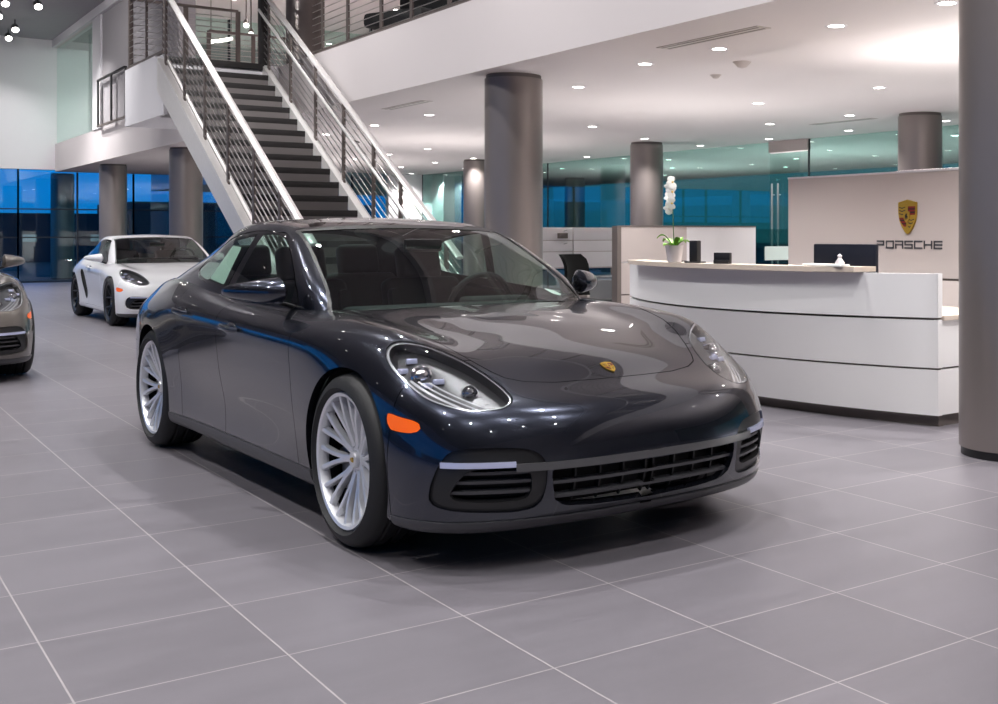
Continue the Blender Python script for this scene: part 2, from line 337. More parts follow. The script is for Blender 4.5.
M = dict(
 floor=floor_material(), white=mat('white_wall_paint', srgb(226, 223, 226), .6, noise=.015, nscale=2), ceil=mat('ceiling_paint', srgb(214, 206, 206), .7, noise=.01, nscale=2),
 dark_ceil=mat('grey_acoustic_ceiling', srgb(158, 156, 160), .85, noise=.05, nscale=6), greywall=mat('grey_wall_paint', srgb(170, 165, 168), .6, noise=.02, nscale=3),
 column=mat('taupe_metal_cladding', srgb(142, 133, 130), .33, .55, .5, noise=.02, nscale=2), black=mat('black_plastic', (.008, .008, .009), .4), gloss_black=mat('gloss_black', (.006, .006, .007), .08, 0, .5, 1),
 satin=mat('satin_grey_plastic', (.06, .06, .066), .35), void=mat('dark_void', (.004, .004, .004), .9), steel=mat('brushed_steel', srgb(228, 224, 222), .4, .3, noise=.06, nscale=30),
 post=mat('bronze_steel_post', srgb(120, 110, 106), .45, .5), rail=mat('polished_handrail', srgb(236, 232, 230), .3, .45), cable=mat('steel_cable', srgb(190, 186, 184), .3, .9),
 tread=mat('dark_stair_tread', srgb(38, 35, 35), .5, noise=.2, nscale=12), riser=mat('grey_stair_riser', srgb(112, 106, 105), .45),
 frame=mat('dark_window_frame', srgb(40, 46, 54), .5, .3), wood=mat('pale_wood_laminate', srgb(205, 190, 176), .4, noise=.08, nscale=25), desk=mat('white_laminate', srgb(232, 230, 230), .35),
 reveal=mat('taupe_reveal', srgb(104, 96, 92), .5), beige=mat('warm_beige_panel', srgb(190, 180, 176), .5, noise=.01, nscale=3), tan=mat('taupe_fabric_panel', srgb(184, 174, 170), .8, bump=.2, bscale=400),
 fac_glass=glass('facade_glass', (.72, .88, .92), 1.5, .03), shop_glass=glass('teal_partition_glass', (.58, .76, .73), 1.5, .05), clear=glass('clear_green_glass', (.80, .92, .88), 1.45, .02),
 car_glass=glass('tinted_car_glass', (.70, .86, .80), 1.55, .05), lamp_glass=glass('clear_lamp_lens', (.93, .94, .95), 1.5, .02),
 lens=emission('lamp_lens_glow', (1, .95, .9), 14), tyre=m_tyre(), rim=mat('silver_alloy', srgb(235, 236, 240), .33, .55, coat=.5), bezel=mat('bright_lamp_bezel', srgb(225, 226, 230), .2, .6), lamp_grey=mat('grey_lamp_reflector', (.06, .06, .064), .3, .4), trim_grey=mat('grey_metal_trim', (.13, .13, .135), .35, .5), black_fabric=mat('black_mesh_fabric', (.006, .006, .006), .9, spec=.05), satin_black=mat('satin_black_plastic', (.014, .014, .015), .35), rim_dark=mat('dark_wheel_barrel', (.02, .02, .022), .4, .6), disc=mat('brake_disc_steel', (.30, .30, .31), .35, .9),
 black_rim=mat('satin_black_alloy', (.015, .015, .017), .3, .3, coat=.5), chrome=mat('chrome', (.75, .75, .77), .08, 1), amber=mat('amber_reflector', srgb(240, 100, 10), .3, emit=srgb(240, 90, 5), es=.25),
 red=mat('red_lens', (.35, .01, .01), .2, coat=1), led=mat('white_light_bar', srgb(200, 205, 235), .25, .2, coat=.5), leather=mat('dark_leather', (.016, .016, .017), .55, spec=.25, bump=.1), gold=mat('gold_enamel', srgb(196, 160, 62), .3, .55), crest_red=mat('crest_red', srgb(120, 22, 20), .4), paper=mat('pale_green_paper', srgb(226, 234, 222), .8, noise=.12, nscale=18), white_paper=mat('white_paper', srgb(235, 235, 232), .8),
 leaf=mat('orchid_leaf', srgb(110, 170, 40), .45, noise=.2, nscale=14), petal=mat('orchid_petal', srgb(245, 243, 238), .55), petal_yellow=mat('orchid_lip', srgb(225, 190, 90), .6), pot=mat('white_ceramic_pot', srgb(222, 214, 214), .25), stem=mat('orchid_stem', srgb(70, 96, 50), .6),
 screen=mat('dark_monitor_shell', srgb(26, 28, 38), .35), asphalt=mat('asphalt', (.02, .02, .022), .9), building=mat('dusk_building_wall', (.02, .03, .045), .9), lit=emission('lit_far_window', (.5, .8, 1), .15),
 frost=mat('frosted_band', srgb(200, 215, 210), .6), steel_bar=mat('satin_door_pull', srgb(170, 170, 168), .3, .8), tube=emission('linear_lamp_glow', (1, .97, .9), 3),
 paint=paint('dark_grey_metallic_paint', (.033, .037, .053), rough=.25), white_paint=paint('white_car_paint', srgb(236, 236, 238), 0, 0, .4), bronze_paint=paint('bronze_grey_paint', (.17, .155, .14), .2, .8, .35),
)
# ================================================================ cars
def make_wheel(root, x, y, side, R, hw, rim_r, rim_mat, name='wheel', spokes=10):
    """side -1: outer face towards -y"""
    Mx = T(x, y, R + .001) @ RX(math.pi / 2 if side < 0 else -math.pi / 2)
    m = MB(); w = hw; r0 = rim_r - .006
    prof = [(r0, -w + .02), (r0 + .015, -w + .004), (R - .06, -w - .008), (R - .03, -w + .002), (R - .012, -w + .02), (R - .004, -w + .04)]
    for g in (-.55, 0, .55):
        prof += [(R, g * w * .8 - .008 - .003), (R - .009, g * w * .8 - .005), (R - .009, g * w * .8 + .005), (R, g * w * .8 + .011)]
    prof += [(R - .004, w - .04), (R - .012, w - .02), (R - .03, w - .002), (R - .06, w + .008), (r0 + .015, w - .004), (r0, w - .02)]
    m.lathe(prof, 72, Mx, cap=False)
    tyre = m.build(name, M['tyre'], root)
    m = MB()
    m.lathe([(rim_r, w - .012), (rim_r - .004, w - .006), (rim_r - .018, w - .010), (rim_r - .022, w - .03), (rim_r - .03, -w + .03), (rim_r - .02, -w + .012), (rim_r, -w + .012)], 72, Mx, cap=False)
    m.build('rim', rim_mat, tyre)
    m = MB(); m.lathe([(.06, -.02), (rim_r - .05, -.03), (rim_r - .05, -.032), (.06, -.03)], 48, Mx @ T(0, 0, -.02)); m.lathe([(.05, .03), (.19, .03), (.19, .012), (.05, .012)], 48, Mx); m.build('brake_disc', M['disc'], tyre)
    m = MB(); m.lathe([(rim_r - .032, -w + .05), (rim_r - .034, w - .05)], 48, Mx, cap=False); m.build('wheel_barrel', M['rim_dark'], tyre)
    m = MB(); m.box((.13, -.09, .0), (.215, .09, .05), .012, Mx @ RZ(math.radians(200 if side < 0 else -20))); m.build('brake_caliper', M['disc'], tyre)
    zf = w - .018
    n2 = spokes
    for k in range(n2):
        a = 2 * math.pi * k / n2 + .1; m = MB()
        for s_ in (-1, 1):
            da = s_ * math.pi / n2 * .52
            rings = []
            for t_, wd, dz in ((0, .017, -.045), (.25, .013, -.034), (.6, .012, -.016), (1, .014, 0)):
                r_ = .055 + (rim_r - .075) * t_; aa = a + da * (t_ ** .8) + (.03 * s_ if t_ == 0 else 0); c, s2 = math.cos(aa), math.sin(aa)
                tx, ty = -s2, c; z = zf + dz
                rings.append([Mx @ Vector((r_ * c + tx * q * wd, r_ * s2 + ty * q * wd, z + h_)) for q, h_ in ((-1, -.028), (-.75, -.004), (0, 0), (.75, -.004), (1, -.028))])
            m.loft(rings)
        m.build('spoke', rim_mat, tyre, ang=50)
    m = MB(); m.lathe([(0, zf - .03), (.032, zf - .031), (.036, zf - .036), (.036, zf - .05), (.072, zf - .055), (.078, zf - .07), (.05, zf - .085), (0, zf - .085)][::-1], 32, Mx)
    for k in range(5):
        a = 2 * math.pi * k / 5; m.lathe([(0, zf - .045), (.009, zf - .045), (.010, zf - .06)], 10, Mx @ T(.056 * math.cos(a), .056 * math.sin(a), 0))
    m.build('hub', rim_mat, tyre)
    m = MB(); m.prism(shield(.030), zf - .0305, zf - .027, Mx @ RZ(-math.pi / 2 if side < 0 else math.pi / 2)); m.build('center_cap', M['gold'], tyre)
    return tyre
def shield(h, w=None):
    w = w or h * .66
    p = [(-.5, .42), (-.25, .46), (0, .5), (.25, .46), (.5, .42), (.5, .1), (.44, -.12), (.3, -.3), (.12, -.45), (0, -.5), (-.12, -.45), (-.3, -.3), (-.44, -.12), (-.5, .1)]
    return [(x * w, y * h) for x, y in p]
def crest(root, Mx, h, name='crest'):
    """shield badge facing local +z, top towards +y"""
    w = h * .68
    m = MB(); m.prism(shield(h, w), 0, h * .06, Mx, bev=h * .008); c = m.build(name, M['gold'], root)
    z = h * .06
    def quart(poly, nm, mt):
        q = MB(); q.prism([(x * w, y * h) for x, y in poly], z - .001 * h, z + h * .012, Mx); return q.build(nm, mt, c)
    # red and black stripes upper right and lower left, antler bars in the gold quarters
    for k in range(3):
        y0 = .30 - k * .095
        quart([(.06, y0), (.44, y0), (.44, y0 - .055), (.06, y0 - .055)], 'red_stripe', M['crest_red'])
        if k < 2: quart([(.06, y0 - .055), (.44, y0 - .055), (.44, y0 - .095), (.06, y0 - .095)], 'black_stripe', M['black'])
        y1 = -.02 - k * .10; xr = [-.43, -.36, -.24][k]; xr2 = [-.40, -.30, -.16][k]
        quart([(xr, y1), (-.05, y1), (-.05, y1 - .06), (xr2, y1 - .06)], 'red_stripe', M['crest_red'])
        if k < 2: quart([(xr2, y1 - .06), (-.05, y1 - .06), (-.05, y1 - .10), ([-.36, -.24][k], y1 - .10)], 'black_stripe', M['black'])
        for (xa, xb, yb) in ((-.43, -.10, .29 - k * .09), (.08, [.40, .32, .2][k], -.06 - k * .10)):
            quart([(xa, yb), ((xa + xb) / 2, yb - .03), (xb, yb), (xb, yb - .02), ((xa + xb) / 2, yb - .055), (xa, yb - .02)], 'antler', M['black'])
    quart([(-.44, .44 - .03), (0, .47), (.44, .41), (.44, .35), (0, .39), (-.44, .35)], 'name_band', M['gold'])
    q = MB(); q.prism([(x * .34, y * .34) for x, y in shield(h, w)], z, z + h * .03, Mx); s = q.build('inner_shield', M['gold'], c)
    q = MB(); q.prism([(x * h, y * h) for x, y in [(-.045, .04), (-.01, .10), (.03, .09), (.015, .04), (.05, .01), (.03, -.07), (.01, -.07), (.01, -.02), (-.02, -.03), (-.04, -.09), (-.055, -.08)]], z + h * .029, z + h * .04, Mx); q.build('horse', M['black'], c)
    return c

HOODP = [(-.66, -1), (-.66, .70), (-.55, .745), (-.3, .735), (-.15, .715), (.12, .66), (.3, .605), (.42, .562), (.50, .528), (.555, .495), (.598, .43), (.635, .30), (.655, .12), (.66, 0), (.66, -1)]
LAMPP = [(.215, -.035), (.19, .02), (.205, .075), (.285, .153), (.356, .186), (.44, .195), (.542, .183), (.634, .157), (.70, .12), (.73, .047), (.70, -.045), (.65, -.108), (.55, -.15), (.465, -.147), (.364, -.118), (.28, -.085)]
MARKP = [(.372, .603), (.395, .553), (.45, .543), (.53, .545), (.558, .566), (.53, .589), (.44, .601), (.40, .607)]
INTAKEP = [(.495, .29), (.487, .42), (.515, .470), (.58, .494), (.77, .496), (.83, .45), (.858, .34), (.83, .268), (.65, .248), (.54, .252)]
VENTP = [(.545, .30), (.54, .39), (.575, .418), (.72, .418), (.77, .39), (.80, .32), (.77, .295), (.65, .288)]
GRILLEP = [(-1, .236), (0, .236), (.25, .242), (.40, .254), (.445, .285), (.462, .345), (.47, .408), (.25, .404), (0, .402), (-1, .402)]
DLO = [(-2.61, 1.095), (-2.52, 1.052), (-2.35, 1.030), (-1.93, 1.006), (-1.24, .972), (-.95, .953), (-.90, .965), (-.97, 1.04), (-1.09, 1.13), (-1.25, 1.225), (-1.40, 1.291), (-1.52, 1.320), (-1.66, 1.330), (-1.85, 1.328), (-2.05, 1.312), (-2.25, 1.283), (-2.45, 1.225), (-2.58, 1.155)]

def make_car(root, P, spec):
    """P: paint; builds every part of a car under root"""
    GB, NB = surface(spec['body'], spec.get('nu', 230), spec.get('nv', 96)); GH, NH = surface(spec['house'], 170, 80)
    wb, R, AR = spec['wb'], spec['R'], spec['AR']
    S = Sheet.grid(GB, NB); H = Sheet.grid(GH, NH)
    base = np.array(spec['house'][0])[:, :2]; base = np.concatenate([base, (base * [1, -1])[::-1]])
    zc = spec['zarch']
    arch = lambda x, y, z: np.minimum(np.hypot(x, z - zc), np.hypot(x + wb, z - zc)) - AR
    cabin = lambda x, y, z: np.where(z > .5, -poly_sd(base, x, y) - .0, 1)
    body = S.clip(arch).clip(cabin)
    sx, sz = spec['sx'], spec['sz']                          # front features scale
    fx = lambda x: x / sx
    hood_sd = lambda x, y, z: np.where(z > .5 * sz, poly_sd(spec['hood'], x, np.abs(y)), -1)
    lamp_sd = lambda x, y, z: np.where(z > .52 * sz, poly_sd(spec['lamp'], x, z - np.abs(y)), -1)
    G = .0022
    part = lambda nm, sh, mt, par=root: sheet_part(nm, sh, mt, par)
    hood = body.clip(lambda x, y, z: hood_sd(x, y, z) - G)
    hb = part('hood', hood.both().plus(hood.skirt(.02, lambda p: p[1] > .004).both()), P)
    rest = body.clip(lambda x, y, z: -hood_sd(x, y, z) - G)
    lens = rest.clip(lambda x, y, z: lamp_sd(x, y, z) - .003)
    rest = rest.clip(lambda x, y, z: -lamp_sd(x, y, z) - .002)
    mark = None
    if spec.get('mark') is not None:
        mk = lambda x, y, z: np.where(x > .2, poly_sd(spec['mark'], x, z), -1)
        mark = rest.clip(lambda x, y, z: mk(x, y, z) - .001); rest = rest.clip(lambda x, y, z: -mk(x, y, z) - .001)
    xf = .405 * sx
    nose = rest.clip(lambda x, y, z: x - xf - G); side = rest.clip(lambda x, y, z: xf - G - x)
    # ---- nose
    zl = .212 * sz
    lip = nose.clip(lambda x, y, z: zl - z); nose = nose.clip(lambda x, y, z: z - zl - .001)
    o = lip.offset(.006); part('front_lip', o.both().plus(o.skirt(.015, lambda p: p[1] > .004).both()), M['satin'])
    gr = lambda x, y, z: np.where(x > .4, poly_sd(spec['grille'], np.abs(y), z), -1)
    it = lambda x, y, z: np.where(x > .3, poly_sd(spec['intake'], np.abs(y), z), -1)
    vt = lambda x, y, z: np.where(x > .3, poly_sd(spec['vent'], np.abs(y), z), -1)
    gsh = nose.clip(gr); ish = nose.clip(it)
    bump = nose.clip(lambda x, y, z: -gr(x, y, z)).clip(lambda x, y, z: -it(x, y, z))
    part('front_bumper', bump.both().plus(bump.skirt(.03, lambda p: p[1] > .004).both()), P)
    part('grille_recess', gsh.offset(-.07).both(), M['void'])
    for zz in spec['slats']:
        sl = gsh.offset(-.018).band(lambda x, y, z: z, zz - .006, zz + .006)
        part('grille_slat', sl.both().plus(sl.skirt(.03, lambda p: p[1] > .004).both()), M['satin'])
    for yy in spec['vbars']:
        for s_ in (-1, 1):
            sl = gsh.offset(-.035).band(lambda x, y, z: y, yy - .004, yy + .004)
            if len(sl.F):
                sl = sl.plus(sl.skirt(.03)); part('grille_bar', sl if s_ > 0 else sl.mirrored(), M['black'])
    for s_ in (-1, 1):
        mr = (lambda q: q) if s_ > 0 else (lambda q: q.mirrored())
        pan = ish.offset(-.012).clip(lambda x, y, z: -vt(x, y, z)); pan = pan.plus(pan.skirt(.03))
        ip = part('intake_surround', mr(pan), M['satin_black'])
        part('intake_recess', mr(ish.offset(-.06)), M['void'], ip)
        for zz in spec['islats']:
            sl = ish.offset(-.024).band(lambda x, y, z: z, zz - .006, zz + .006).band(lambda x, y, z: y, .53, .80); part('intake_slat', mr(sl.plus(sl.skirt(.03))), M['satin'], ip)
        y0, y1, z0, z1 = spec['led']
        bar = nose.offset(.002).band(lambda x, y, z: y, y0, y1).band(lambda x, y, z: z, z0, z1)
        part('light_bar', mr(bar.plus(bar.skirt(.02))), M['led'])
        if mark is not None: part('side_marker', mr(mark), M['amber'])
    y0, z0, z1 = spec['trim']
    tr = nose.offset(.004).clip(lambda x, y, z: y0 - y).band(lambda x, y, z: z, z0, z1)
    part('grille_trim', tr.both().plus(tr.skirt(.02, lambda p: p[1] > .004).both()), M['trim_grey'])
    # ---- headlights
    for s_ in (-1, 1):
        mr = (lambda q: q) if s_ > 0 else (lambda q: q.mirrored())
        hl = part('headlight', mr(lens), M['lamp_glass'])
        bowl = lens.offset(-.05); part('lamp_housing', mr(bowl.plus(lens.skirt(.055))), M['lamp_grey'], hl)
        rimz = lens.offset(-.006).clip(lambda x, y, z: .014 - np.minimum(lamp_sd(x, y, z), 1)); part('lamp_bezel', mr(rimz), M['bezel'], hl)
        lines = lens.offset(-.022)
        bx = lambda x, y, z: z - np.abs(y)
        for k, (c0, wd) in enumerate(((-.105, .007), (-.075, .005), (-.045, .005))):
            st = lines.clip(lambda x, y, z: lamp_sd(x, y, z) - .022).clip(lambda x, y, z: x - (.38 + .03 * k) * sx).band(lambda x, y, z: bx(x, y, z) - .9 * (x - .60 * sx) ** 2 * (1 if k else 1.2) - (x - .55 * sx) * .25, c0 - wd, c0 + wd)
            if len(st.F): part('lamp_fin', mr(st), M['bezel'], hl)
        c = lens.P[:, :3].mean(0); n = lens.P[:, 3:].mean(0); n /= np.linalg.norm(n)
        for (dx, dyz, r_, em) in spec['lamps']:
            # place the lamp unit under the lens, facing forwards
            i = np.argmin((lens.P[:, 0] - dx * sx) ** 2 + (lens.P[:, 2] - lens.P[:, 1] - dyz) ** 2); p = lens.P[i, :3] - lens.P[i, 3:] * .045
            yv = p[1] * s_; f = Vector((.9, .25 * s_, .25)).normalized(); q = f.to_track_quat('Z', 'Y').to_matrix().to_4x4()
            m = MB()
            if r_ > .02: m.lathe([(r_, -.03), (r_, .012), (r_ * .85, .016), (r_ * .8, .008), (r_ * .6, .018), (r_ * .3, .025), (0, .027)], 24, T(p[0], yv, p[2]) @ q); m.build('projector_lamp', M['chrome'], hl)
            else: m.box((-r_ * 1.4, -r_ * .7, -.01), (r_ * 1.4, r_ * .7, .012), .004, T(p[0], yv, p[2]) @ q); m.build('running_light', M['led'], hl)
    # ---- sides
    s1, s2, s3 = spec['shuts']
    zs = spec['sill']
    sill = side.clip(lambda x, y, z: np.minimum(zs - z, np.minimum(-x, x + wb))); rest = side.clip(lambda x, y, z: np.maximum(z - zs - .002, np.maximum(x, -wb - x)))
    fender = rest.clip(lambda x, y, z: x - s1(z) - G)
    rest = rest.clip(lambda x, y, z: s1(z) - G - x)
    fd = rest.clip(lambda x, y, z: x - s2(z) - G); rest = rest.clip(lambda x, y, z: s2(z) - G - x)
    rd = None
    if s3 is not None:
        rd = rest.clip(lambda x, y, z: x - s3(z) - G); rest = rest.clip(lambda x, y, z: s3(z) - G - x)
    scoop = None
    if spec.get('scoop') is not None:
        sd = lambda x, y, z: np.where(y > .5, poly_sd(spec['scoop'], x, z), -1)
        scoop = rest.clip(sd); rest = rest.clip(lambda x, y, z: -sd(x, y, z))
    tail = lambda x, y, z: np.where(x < -wb - .5, .025 - np.abs(z - spec['ztail']), -1)
    tl = rest.clip(tail); rest = rest.clip(lambda x, y, z: -tail(x, y, z) - .001)
    rb = rest.clip(lambda x, y, z: np.minimum(-wb - .45 - x, spec['zrb'] - z) ); quarter = rest.clip(lambda x, y, z: -np.minimum(-wb - .45 - x, spec['zrb'] - z) - .003)
    part('rear_quarter', quarter.both(), P); part('rear_bumper', rb.both(), P); part('tail_lamp', tl.both(), M['red'])
    for s_ in (-1, 1):
        mr = (lambda q: q) if s_ > 0 else (lambda q: q.mirrored())
        part('sill', mr(sill.offset(.006).plus(sill.offset(.006).skirt(.02))), M['satin'] if not spec.get('paint_sill') else P)
        part('fender', mr(fender.plus(fender.skirt(.035))), P)
        d1 = part('front_door', mr(fd.plus(fd.skirt(.02))), P); doors = [(d1, spec['handles'][0])]
        if rd is not None: doors.append((part('rear_door', mr(rd.plus(rd.skirt(.02))), P), spec['handles'][1]))
        if scoop is not None: part('side_intake', mr(scoop.offset(-.04)), M['void'])
        for d, (hx, hz) in doors:
            i = np.argmin((S.P[:, 0] - hx) ** 2 + (S.P[:, 2] - hz) ** 2 + (S.P[:, 1] < .6) * 9); y = S.P[i, 1]; tilt = .05
            m = MB()
            pts = [(hx + dx, s_ * (y + dy), hz + dx * -tilt) for dx, dy in ((-.115, .002), (-.10, .022), (-.05, .034), (.05, .034), (.10, .022), (.115, .002))]
            m.tube(pts, [.010, .013, .015, .015, .013, .010], 10); m.build('door_handle', P, d)
            m = MB(); m.ball((hx, s_ * (y - .003), hz), (.075, .012, .026)); m.build('handle_recess', M['gloss_black'], d)
        # wheel arch lining
        for cx_ in (0, -wb):
            m = MB(); pr = []
            n = 28; ring0, ring1, ring2 = [], [], []
            for k in range(n + 1):
                a = math.radians(-25 + 230 * k / n); ring0.append((cx_ + (AR + .012) * math.cos(a), s_ * (spec['ywid'] - .045), zc + (AR + .012) * math.sin(a))); ring1.append((cx_ + (AR + .012) * math.cos(a), s_ * .55, zc + (AR + .012) * math.sin(a)))
            m.loft([ring0, ring1], closed=False, caps=False)
            m.prism([(cx_ + (AR + .011) * math.cos(math.radians(-25 + 230 * k / n)), zc + (AR + .011) * math.sin(math.radians(-25 + 230 * k / n))) for k in range(n + 1)], 0, .01, T(0, s_ * .55, 0) @ RX(math.pi / 2))
            m.build('wheel_well', M['void'], root)
    # ---- inner shell
    sh = S.offset(-.016).clip(lambda x, y, z: arch(x, y, z) - .012).clip(cabin).clip(lambda x, y, z: -lamp_sd(x, y, z) - .004).clip(lambda x, y, z: -gr(x, y, z) ).clip(lambda x, y, z: -it(x, y, z))
    part('body_shell', sh.both(), M['void'])
    m = MB(); m.box((-wb - .75 * sx, -.52, .19), (.55 * sx, .52, .24)); m.box((-wb + .44, -.80, .19), (-.44, .80, .24)); m.build('underbody', M['void'], root)
    # ---- greenhouse
    wA0, wA1, zt = spec['ws']                                   # windscreen half width at base and header, header height
    b0, b1 = spec['wsz']
    ws = lambda x, y, z: np.minimum(np.minimum(wA0 + (wA1 - wA0) * (z - b0) / (b1 - b0) - np.abs(y), zt - .055 * y * y - z), x - spec['xhead'])
    scr = H.clip(lambda x, y, z: ws(x, y, z) - .004)
    g = part('windscreen', scr.offset(-.002).both(), M['car_glass'])
    band = H.clip(lambda x, y, z: np.minimum(ws(x, y, z) + .012, .006 - ws(x, y, z))); part('windscreen_seal', band.offset(.001).both(), M['black'], g)
    rest = H.clip(lambda x, y, z: -ws(x, y, z) - .010)
    rw = lambda x, y, z: np.minimum(np.minimum(spec['rw'][0] - y, spec['rw'][1] - x), x - spec['rw'][2])
    rwin = rest.clip(lambda x, y, z: rw(x, y, z)); part('rear_window', rwin.both(), M['car_glass']); rest = rest.clip(lambda x, y, z: -rw(x, y, z) - .006)
    if spec.get('roof'):
        yr, xa, xb = spec['roof']; rf = lambda x, y, z: np.minimum(np.minimum(yr - y, x - xb), np.where(z > (zt - .06), xa - x, -1))
        roof = rest.clip(rf); part('roof_panel', roof.both(), M['gloss_black']); rest = rest.clip(lambda x, y, z: -rf(x, y, z) - .003)
    dl = lambda x, y, z: np.where(y > .4, poly_sd(spec['dlo'], x, z), -1)
    frame = rest.clip(lambda x, y, z: -dl(x, y, z)); part('body_side_frame', frame.both(), P)
    win = rest.clip(dl); trim = win.clip(lambda x, y, z: .016 - dl(x, y, z)); win = win.clip(lambda x, y, z: dl(x, y, z) - .016)
    for s_ in (-1, 1):
        mr = (lambda q: q) if s_ > 0 else (lambda q: q.mirrored())
        part('window_trim', mr(trim.offset(-.003)), M['gloss_black'])
        cur = win
        sail = cur.clip(lambda x, y, z: x - spec['sail'] - (z - .95) * -.15); cur = cur.clip(lambda x, y, z: -(x - spec['sail'] - (z - .95) * -.15)); part('window_sail', mr(sail), M['gloss_black'])
        if spec.get('bpil') is not None:
            bp = lambda x, y, z: .05 - np.abs(x - spec['bpil'](z))
            part('door_pillar', mr(cur.clip(bp).offset(-.002)), M['gloss_black'])
            fw = cur.clip(lambda x, y, z: x - spec['bpil'](z) - .05); rwn = cur.clip(lambda x, y, z: spec['bpil'](z) - .05 - x)
            part('side_window', mr(fw), M['car_glass']); part('side_window', mr(rwn), M['car_glass'])
        else: part('side_window', mr(cur), M['car_glass'])
    # ---- mirrors
    mx, my, mz, ms = spec['mirror']
    for s_ in (-1, 1):
        rings = []
        for t_ in np.linspace(0, 1, 11):
            y = my + .23 * ms * t_; x = mx - .03 * t_ - .16 * t_ ** 3; hh = (.074 - .046 * t_ ** 1.6) * (1 if .02 < t_ < .98 else .55) * ms; dd = (.10 - .055 * t_ ** 1.5) * (1 if .02 < t_ < .98 else .6) * ms; z = mz + .004 * t_
            rings.append([(x + dd * math.cos(a) * (1.0 if math.cos(a) > 0 else .55), s_ * y, z + hh * math.sin(a) * (1.05 if math.sin(a) > 0 else .8)) for a in np.linspace(0, 2 * math.pi, 21)[:-1]])
        m = MB(); m.loft(rings); mir = m.build('side_mirror', P, root, ang=60)
        m = MB(); m.tube([(mx - .02, s_ * (my - .09), mz - .085), (mx - .01, s_ * (my - .02), mz - .06), (mx, s_ * (my + .07), mz - .035)], [.03, .024, .022], 10, flat=.5); m.build('mirror_stalk', M['black'], mir)
    # ---- cabin
    ix = spec['ix']
    def rb_(name, a, b, bev, mt=M['leather'], Mx=None):
        m = MB(); m.box(a, b, bev, Mx, seg=4); return m.build(name, mt, root)
    yw = spec['ycab']
    m = MB(); m.box((ix(-.72), -yw, .62), (ix(-1.02), yw, .925), .06, seg=4); m.box((ix(-.70), -yw * .8, .80), (ix(-.98), yw * .8, .945), .05, seg=4); m.box((ix(-.95), .18, .86), (ix(-1.12), .56, .965), .035, seg=4); m.build('dashboard', M['leather'], root)
    Mw = T(ix(-1.22), .37, .91) @ RY(math.radians(-68)); m = MB(); m.tube([Mw @ Vector((.185 * math.cos(a), .185 * math.sin(a), 0)) for a in np.linspace(0, 2 * math.pi, 33)[:-1]], .016, 10, closed=True)
    m.box((-.05, -.06, -.03), (.05, .06, .015), .02, Mw)
    for a in (0, 180, 270 - 180): m.box((.03, -.014, -.012), (.18, .014, .004), .004, Mw @ RZ(math.radians(a + 90)))
    m.build('steering_wheel', M['leather'], root)
    rb_('center_console', (ix(-.95), -.13, .3), (ix(-2.0), .13, .66), .05)
    for sxx in spec['seats']:
        for yy in (-.37, .37):
            m = MB(); m.box((sxx - .05, yy - .25, .34), (sxx + .50, yy + .25, .56), .07, seg=4)
            Mb = T(sxx - .02, yy, .5) @ RY(math.radians(-16)); m.box((-.07, -.25, 0), (.07, .25, .56), .06, Mb, seg=4); m.box((.03, -.25, .05), (.11, -.17, .48), .03, Mb); m.box((.03, .17, .05), (.11, .25, .48), .03, Mb)
            m.box((-.05, -.14, .55), (.06, .14, .76), .05, Mb, seg=4); m.build('car_seat', M['leather'], root)
    m = MB(); m.box((-.02, -.11, -.035), (.02, .11, .035), .015, T(ix(-1.18), 0, spec['zt'] - .10)); m.build('rear_view_mirror', M['black'], root)
    m = MB(); m.box((ix(-3.15), -.5, .80), (ix(-3.5), .5, .90), .04); m.build('parcel_shelf', M['leather'], root)
    # ---- wheels
    for x in (0, -wb):
        for s_ in (-1, 1): make_wheel(root, x, s_ * spec['ywheel'], s_, R, spec['hw'], spec['rim'], spec['rimmat'], spokes=spec.get('spokes', 10))
    # ---- badge on the nose
    j = np.argmin((S.P[:, 0] - spec['badge']) ** 2 + S.P[:, 1] ** 2 * 4 + (S.P[:, 2] < .5) * 9); p = Vector(S.P[j, :3]); p.y = 0; n = Vector(S.P[j, 3:]); n.y = 0
    q = n.normalized().to_track_quat('Z', 'Y').to_matrix()
    xa = Vector((0, 1, 0)); za = n.normalized(); ya = za.cross(xa); Mq = Matrix((xa, ya, za)).transposed().to_4x4()
    if ya.x > 0: Mq = Mq @ RZ(math.pi)
    crest(root, T(*(p + za * .001)) @ Mq, spec.get('bh', .062), 'hood_badge')
    return dict(body=S, house=H)

LAMPS = [(.30, .03, .016, 1), (.31, -.05, .016, 1), (.44, .03, .016, 1), (.45, -.05, .016, 1), (.385, .0, .042, 0), (.56, .06, .03, 0)]
SALOON = dict(body=BODY, house=HOUSE, wb=2.95, R=.364, AR=.402, zarch=.352, sx=1, sz=1, hood=HOODP, lamp=smooth_poly(LAMPP, 5), mark=smooth_poly(MARKP, 4), grille=GRILLEP, intake=smooth_poly(INTAKEP, 5), vent=smooth_poly(VENTP, 5),
  slats=(.292, .35), vbars=(.02, .13, .24, .35), islats=(.325, .365, .40), led=(.60, .835, .424, .446), trim=(.60, .406, .436), shuts=(lambda z: -.535 - .1 * (z - .24), lambda z: -1.61 - .09 * (z - .33), lambda z: -2.33 - np.maximum(0, z - .74) * .7), sill=.262,
  handles=((-1.40, .832), (-2.27, .872)), ztail=.845, zrb=.62, ywid=.95, ws=(.715, .60, 1.348), wsz=(.945, 1.31), xhead=-1.45, rw=(.50, -2.9, -3.70), roof=(.56, -1.40, -2.62), dlo=DLO, sail=-1.0, bpil=lambda z: -1.86 + (z - 1.02) * .42,
  mirror=(-.955, .85, 1.025, 1.0), ix=lambda x: x, ycab=.70, seats=(-1.80, -2.72), zt=1.348, ywheel=.816, hw=.136, rim=.287, rimmat=M['rim'], lamps=LAMPS, badge=.585, bh=.08, spokes=10)
